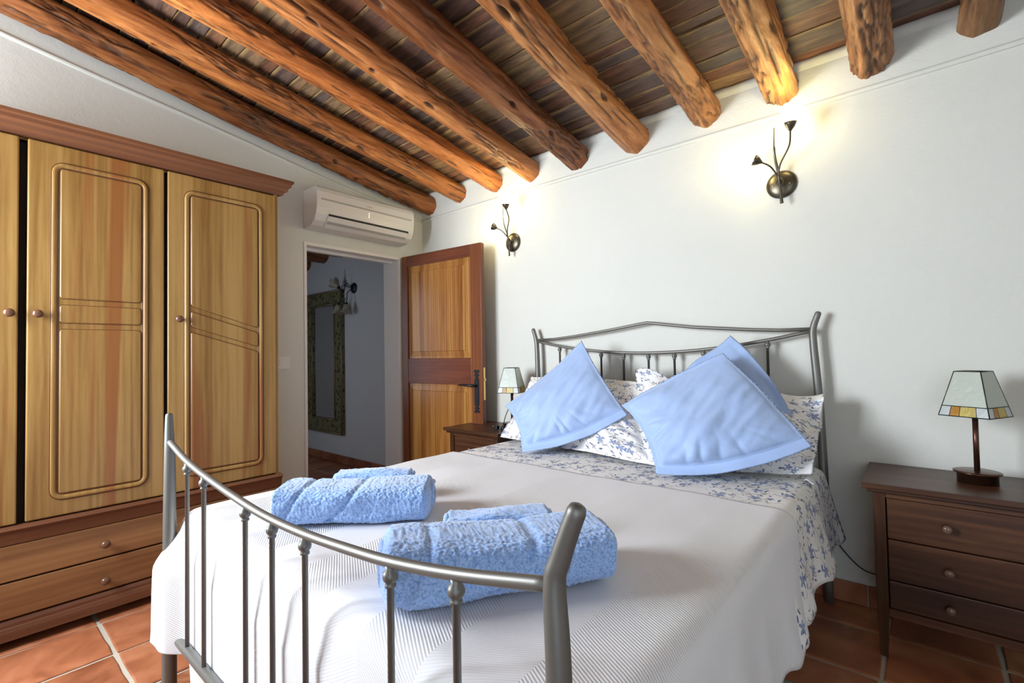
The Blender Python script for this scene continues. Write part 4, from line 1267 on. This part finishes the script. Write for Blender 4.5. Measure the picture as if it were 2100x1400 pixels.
# cord and plug on the left nightstand
cd = MB(); cd.tube(smooth_path([(1.13, -.165, .86), (1.10, -.15, .80), (1.085, -.19, .72), (1.095, -.24, .642), (1.12, -.29, .639), (1.135, -.26, .640)], 30), .0028, 8)
o = cd.build('lamp_cord', M['black'], loc=(1.12, -.2, .64)); tag(o, 'black cord hanging from the lamp on the left nightstand', 'cord')
pg = thing('plug', 'small black plug lying by the lamp on the left nightstand', 'plug', (1.10, -.29, .632))
MB().box(1.080, 1.112, -.315, -.287, .636, .662).build('plug_body', M['black'], pg, bevel=.005)
MB().lathe([(.010, 0), (.013, .004), (.013, .02), (.008, .026)], (1.128, -.285, .646), (1, 0, .1), 14).build('plug_cap', M['black'], pg)
MB().tube([(1.082, -.306, .655), (1.066, -.310, .657)], .002, 6).build('pin', M['brass'], pg)
MB().tube([(1.082, -.296, .655), (1.066, -.300, .657)], .002, 6).build('pin', M['brass'], pg)
cd = MB(); cd.tube(smooth_path([(2.80, -.012, .42), (2.865, -.012, .30), (2.915, -.012, .225), (2.975, -.012, .165), (3.03, -.012, .150), (3.12, -.012, .16), (3.20, -.012, .25)], 36), .0028, 8)
o = cd.build('power_cord', M['black'], loc=(3.0, -.012, .2)); tag(o, 'black cord along the wall between the bed and right nightstand', 'cord')


# ================================================================ WALL LAMPS
def flower(mb, org, ax, s=1.0):
    """bell with pointed petals"""
    ax = Vector(ax).normalized(); a = ax.orthogonal().normalized(); b_ = ax.cross(a); org = Vector(org)
    n, m_ = 40, 10; prof = [(.011, 0), (.019, .012), (.024, .026), (.026, .042), (.031, .056), (.044, .068)]

    def fn(u, v):
        th = 2 * pi * u; f = v * 5; k = min(int(f), 4); r = prof[k][0] + (prof[k + 1][0] - prof[k][0]) * (f - k); h = prof[k][1] + (prof[k + 1][1] - prof[k][1]) * (f - k)
        pk = abs(cos(th * 2.5)) ** 1.0
        pe = (v ** 3)
        h = h + pe * (.020 * (pk - .45)); r = r + pe * .012 * (pk - .3)
        return org + ax * h * s + (a * cos(th) + b_ * sin(th)) * r * s
    mb.grid(fn, n, m_, closed_u=True)


def sconce(px, pz, label, mat, group):
    t_ = thing('wall_lamp', label, 'lamp', (px, 0, pz), group)
    O = Vector((px, 0, pz))
    plate = MB().lathe([(.066, 0), (.067, .004), (.062, .010), (.045, .018), (.020, .022), (.001, .023)], O + Vector((0, -.001, 0)), (0, -1, 0), 36).build('wall_plate', M['bronze'], t_)
    for s in (-1, 1): MB().lathe([(.004, 0), (.004, .004), (.001, .006)], O + Vector((s * .036, -.017, -.006)), (0, -1, 0), 10).build('screw', M['brass'], plate)
    a = O + Vector((-.004, -.05, .015))
    arm1 = smooth_path([O + Vector((0, -.02, .0)), a, O + Vector((.010, -.075, .075)), O + Vector((.055, -.11, .14)), O + Vector((.070, -.155, .195))], 32)
    arm2 = smooth_path([O + Vector((0, -.02, .0)), a + Vector((0, 0, .01)), O + Vector((-.030, -.085, .072)), O + Vector((-.066, -.108, .097))], 24)
    MB().tube(arm1, .0042, 8).build('arm', M['bronze'], t_); MB().tube(arm2, .0042, 8).build('arm', M['bronze'], t_)
    # long leaf, loop and tail
    lf = smooth_path([O + Vector((.008, -.055, -.105)), O + Vector((.004, -.055, -.04)), O + Vector((-.002, -.06, .04)), O + Vector((-.010, -.09, .13)), O + Vector((-.006, -.10, .245))], 36)
    n = len(lf); MB().tube(lf, [.0075 - .0055 * (i / n) + (.002 if .5 < i / n < .8 else 0) for i in range(n)], 8, flat=.45).build('leaf_stem', M['bronze'], t_)
    MB().tube([O + Vector((.001 + .015 * cos(k * .35), -.052, .000 + .017 * sin(k * .35))) for k in range(19)], .0028, 6, caps=False).build('loop', M['bronze'], t_)
    ends = [(arm1[-1], Vector((.06, -.12, 1)).normalized()), (arm2[-1], Vector((-1, -.25, .55)).normalized())]
    for e_, ax in ends:
        MB().lathe([(.005, -.008), (.010, 0), (.017, .009), (.023, .022), (.025, .031), (.002, .029)], e_, ax, 18).build('cup', M['bronze'], t_)
        mb = MB(); flower(mb, e_ + ax * .022, ax, 1.0)
        o = mb.build('glass_shade', mat, t_, fix=True)
        s_ = o.modifiers.new('t', 'SOLIDIFY'); s_.thickness = .0015
    return t_


sconce(2.717, 1.918, 'lit bronze wall lamp with two flower glass shades, above the right half of the bed', M['lit_glass'], 'lit wall lamps above the bed')
sconce(1.015, 1.918, 'lit bronze wall lamp with two flower glass shades, beside the open door', M['lit_glass'], 'lit wall lamps above the bed')

# hallway mirror and lamp
mr = thing('wall_mirror', 'tall mirror in a green-gold patterned frame on the hallway wall', 'mirror', (-1.80, .09, .3))
MX0, MX1, MZ0, MZ1 = -2.19, -1.415, .305, 1.835
fw = .155
for (x0, x1, z0, z1) in ((MX0, MX0 + fw, MZ0, MZ1), (MX1 - fw, MX1, MZ0, MZ1), (MX0 + fw, MX1 - fw, MZ0, MZ0 + fw), (MX0 + fw, MX1 - fw, MZ1 - fw, MZ1)):
    MB().box(x0, x1, .055, .088, z0, z1).build('frame_board', M['gilt'], mr, bevel=.006)
mb = MB()
for d, r in ((0.006, .012), (fw - .01, .010)):
    x0, x1, z0, z1 = MX0 + d, MX1 - d, MZ0 + d, MZ1 - d
    mb.tube([(x0, .055, z0), (x1, .055, z0)], r, 8).tube([(x0, .055, z1), (x1, .055, z1)], r, 8).tube([(x0, .055, z0), (x0, .055, z1)], r, 8).tube([(x1, .055, z0), (x1, .055, z1)], r, 8)
mb.build('gold_edging', M['gold'], mr)
MB().box(MX0 + fw, MX1 - fw, .068, .074, MZ0 + fw, MZ1 - fw).build('mirror_glass', M['mirror'], mr)

hl = thing('wall_lamp', 'unlit black iron wall lamp with drooping flower shades in the hallway', 'lamp', (-1.22, .09, 1.83))
O = Vector((-1.22, .09, 1.83))
MB().lathe([(.055, 0), (.055, .006), (.048, .014), (.002, .02)], O, (0, -1, 0), 28).build('wall_plate', M['iron_dark'], hl)
for pts, ax in (([O + Vector((0, -.02, 0)), O + Vector((-.06, -.06, .05)), O + Vector((-.07, -.08, -.05)), O + Vector((-.125, -.09, .0))], (-.75, -.15, .6)),
                ([O + Vector((0, -.02, 0)), O + Vector((-.08, -.09, .02)), O + Vector((-.05, -.11, -.10)), O + Vector((-.09, -.12, -.15))], (-.25, -.1, -1)),
                ([O + Vector((0, -.02, 0)), O + Vector((-.01, -.07, -.05)), O + Vector((.01, -.09, -.12)), O + Vector((.0, -.09, -.15))], (.05, -.1, -1))):
    pth = smooth_path(pts, 24)
    MB().tube(pth, .004, 8).build('arm', M['iron_dark'], hl)
    ax = Vector(ax).normalized()
    MB().lathe([(.006, 0), (.015, .012), (.019, .024)], pth[-1], ax, 14).build('cup', M['iron_dark'], hl)
    mb = MB(); flower(mb, pth[-1] + ax * .02, ax, 1.25); o = mb.build('glass_shade', M['frost'], hl)
    s_ = o.modifiers.new('t', 'SOLIDIFY'); s_.thickness = .002
for s, z in ((1, .06), (-1, -.1)):
    MB().tube([O + Vector((-.06 + .012 * sin(k * 1.1), -.07, z + s * k * .010)) for k in range(15)], [.003 - .0001 * k for k in range(15)], 6).build('tendril', M['iron_dark'], hl)

# rug beside the bed
rg = MB(); rg.grid(lambda u, v: (2.66 + .62 * u, -2.2 + 1.45 * v, .004 + .012 * min(1, 12 * min(u, 1 - u, v, 1 - v)) ** .5 + .002 * noise.noise(Vector((u * 40, v * 90, 0)))), 60, 120)
rg.add([(2.66, -2.2, .001), (3.28, -2.2, .001), (3.28, -.75, .001), (2.66, -.75, .001)], [(0, 3, 2, 1)])
o = rg.build('bedside_rug', M['rug'], loc=(2.97, -1.47, 0)); tag(o, 'speckled grey rug on the tiles at the right side of the bed', 'rug')
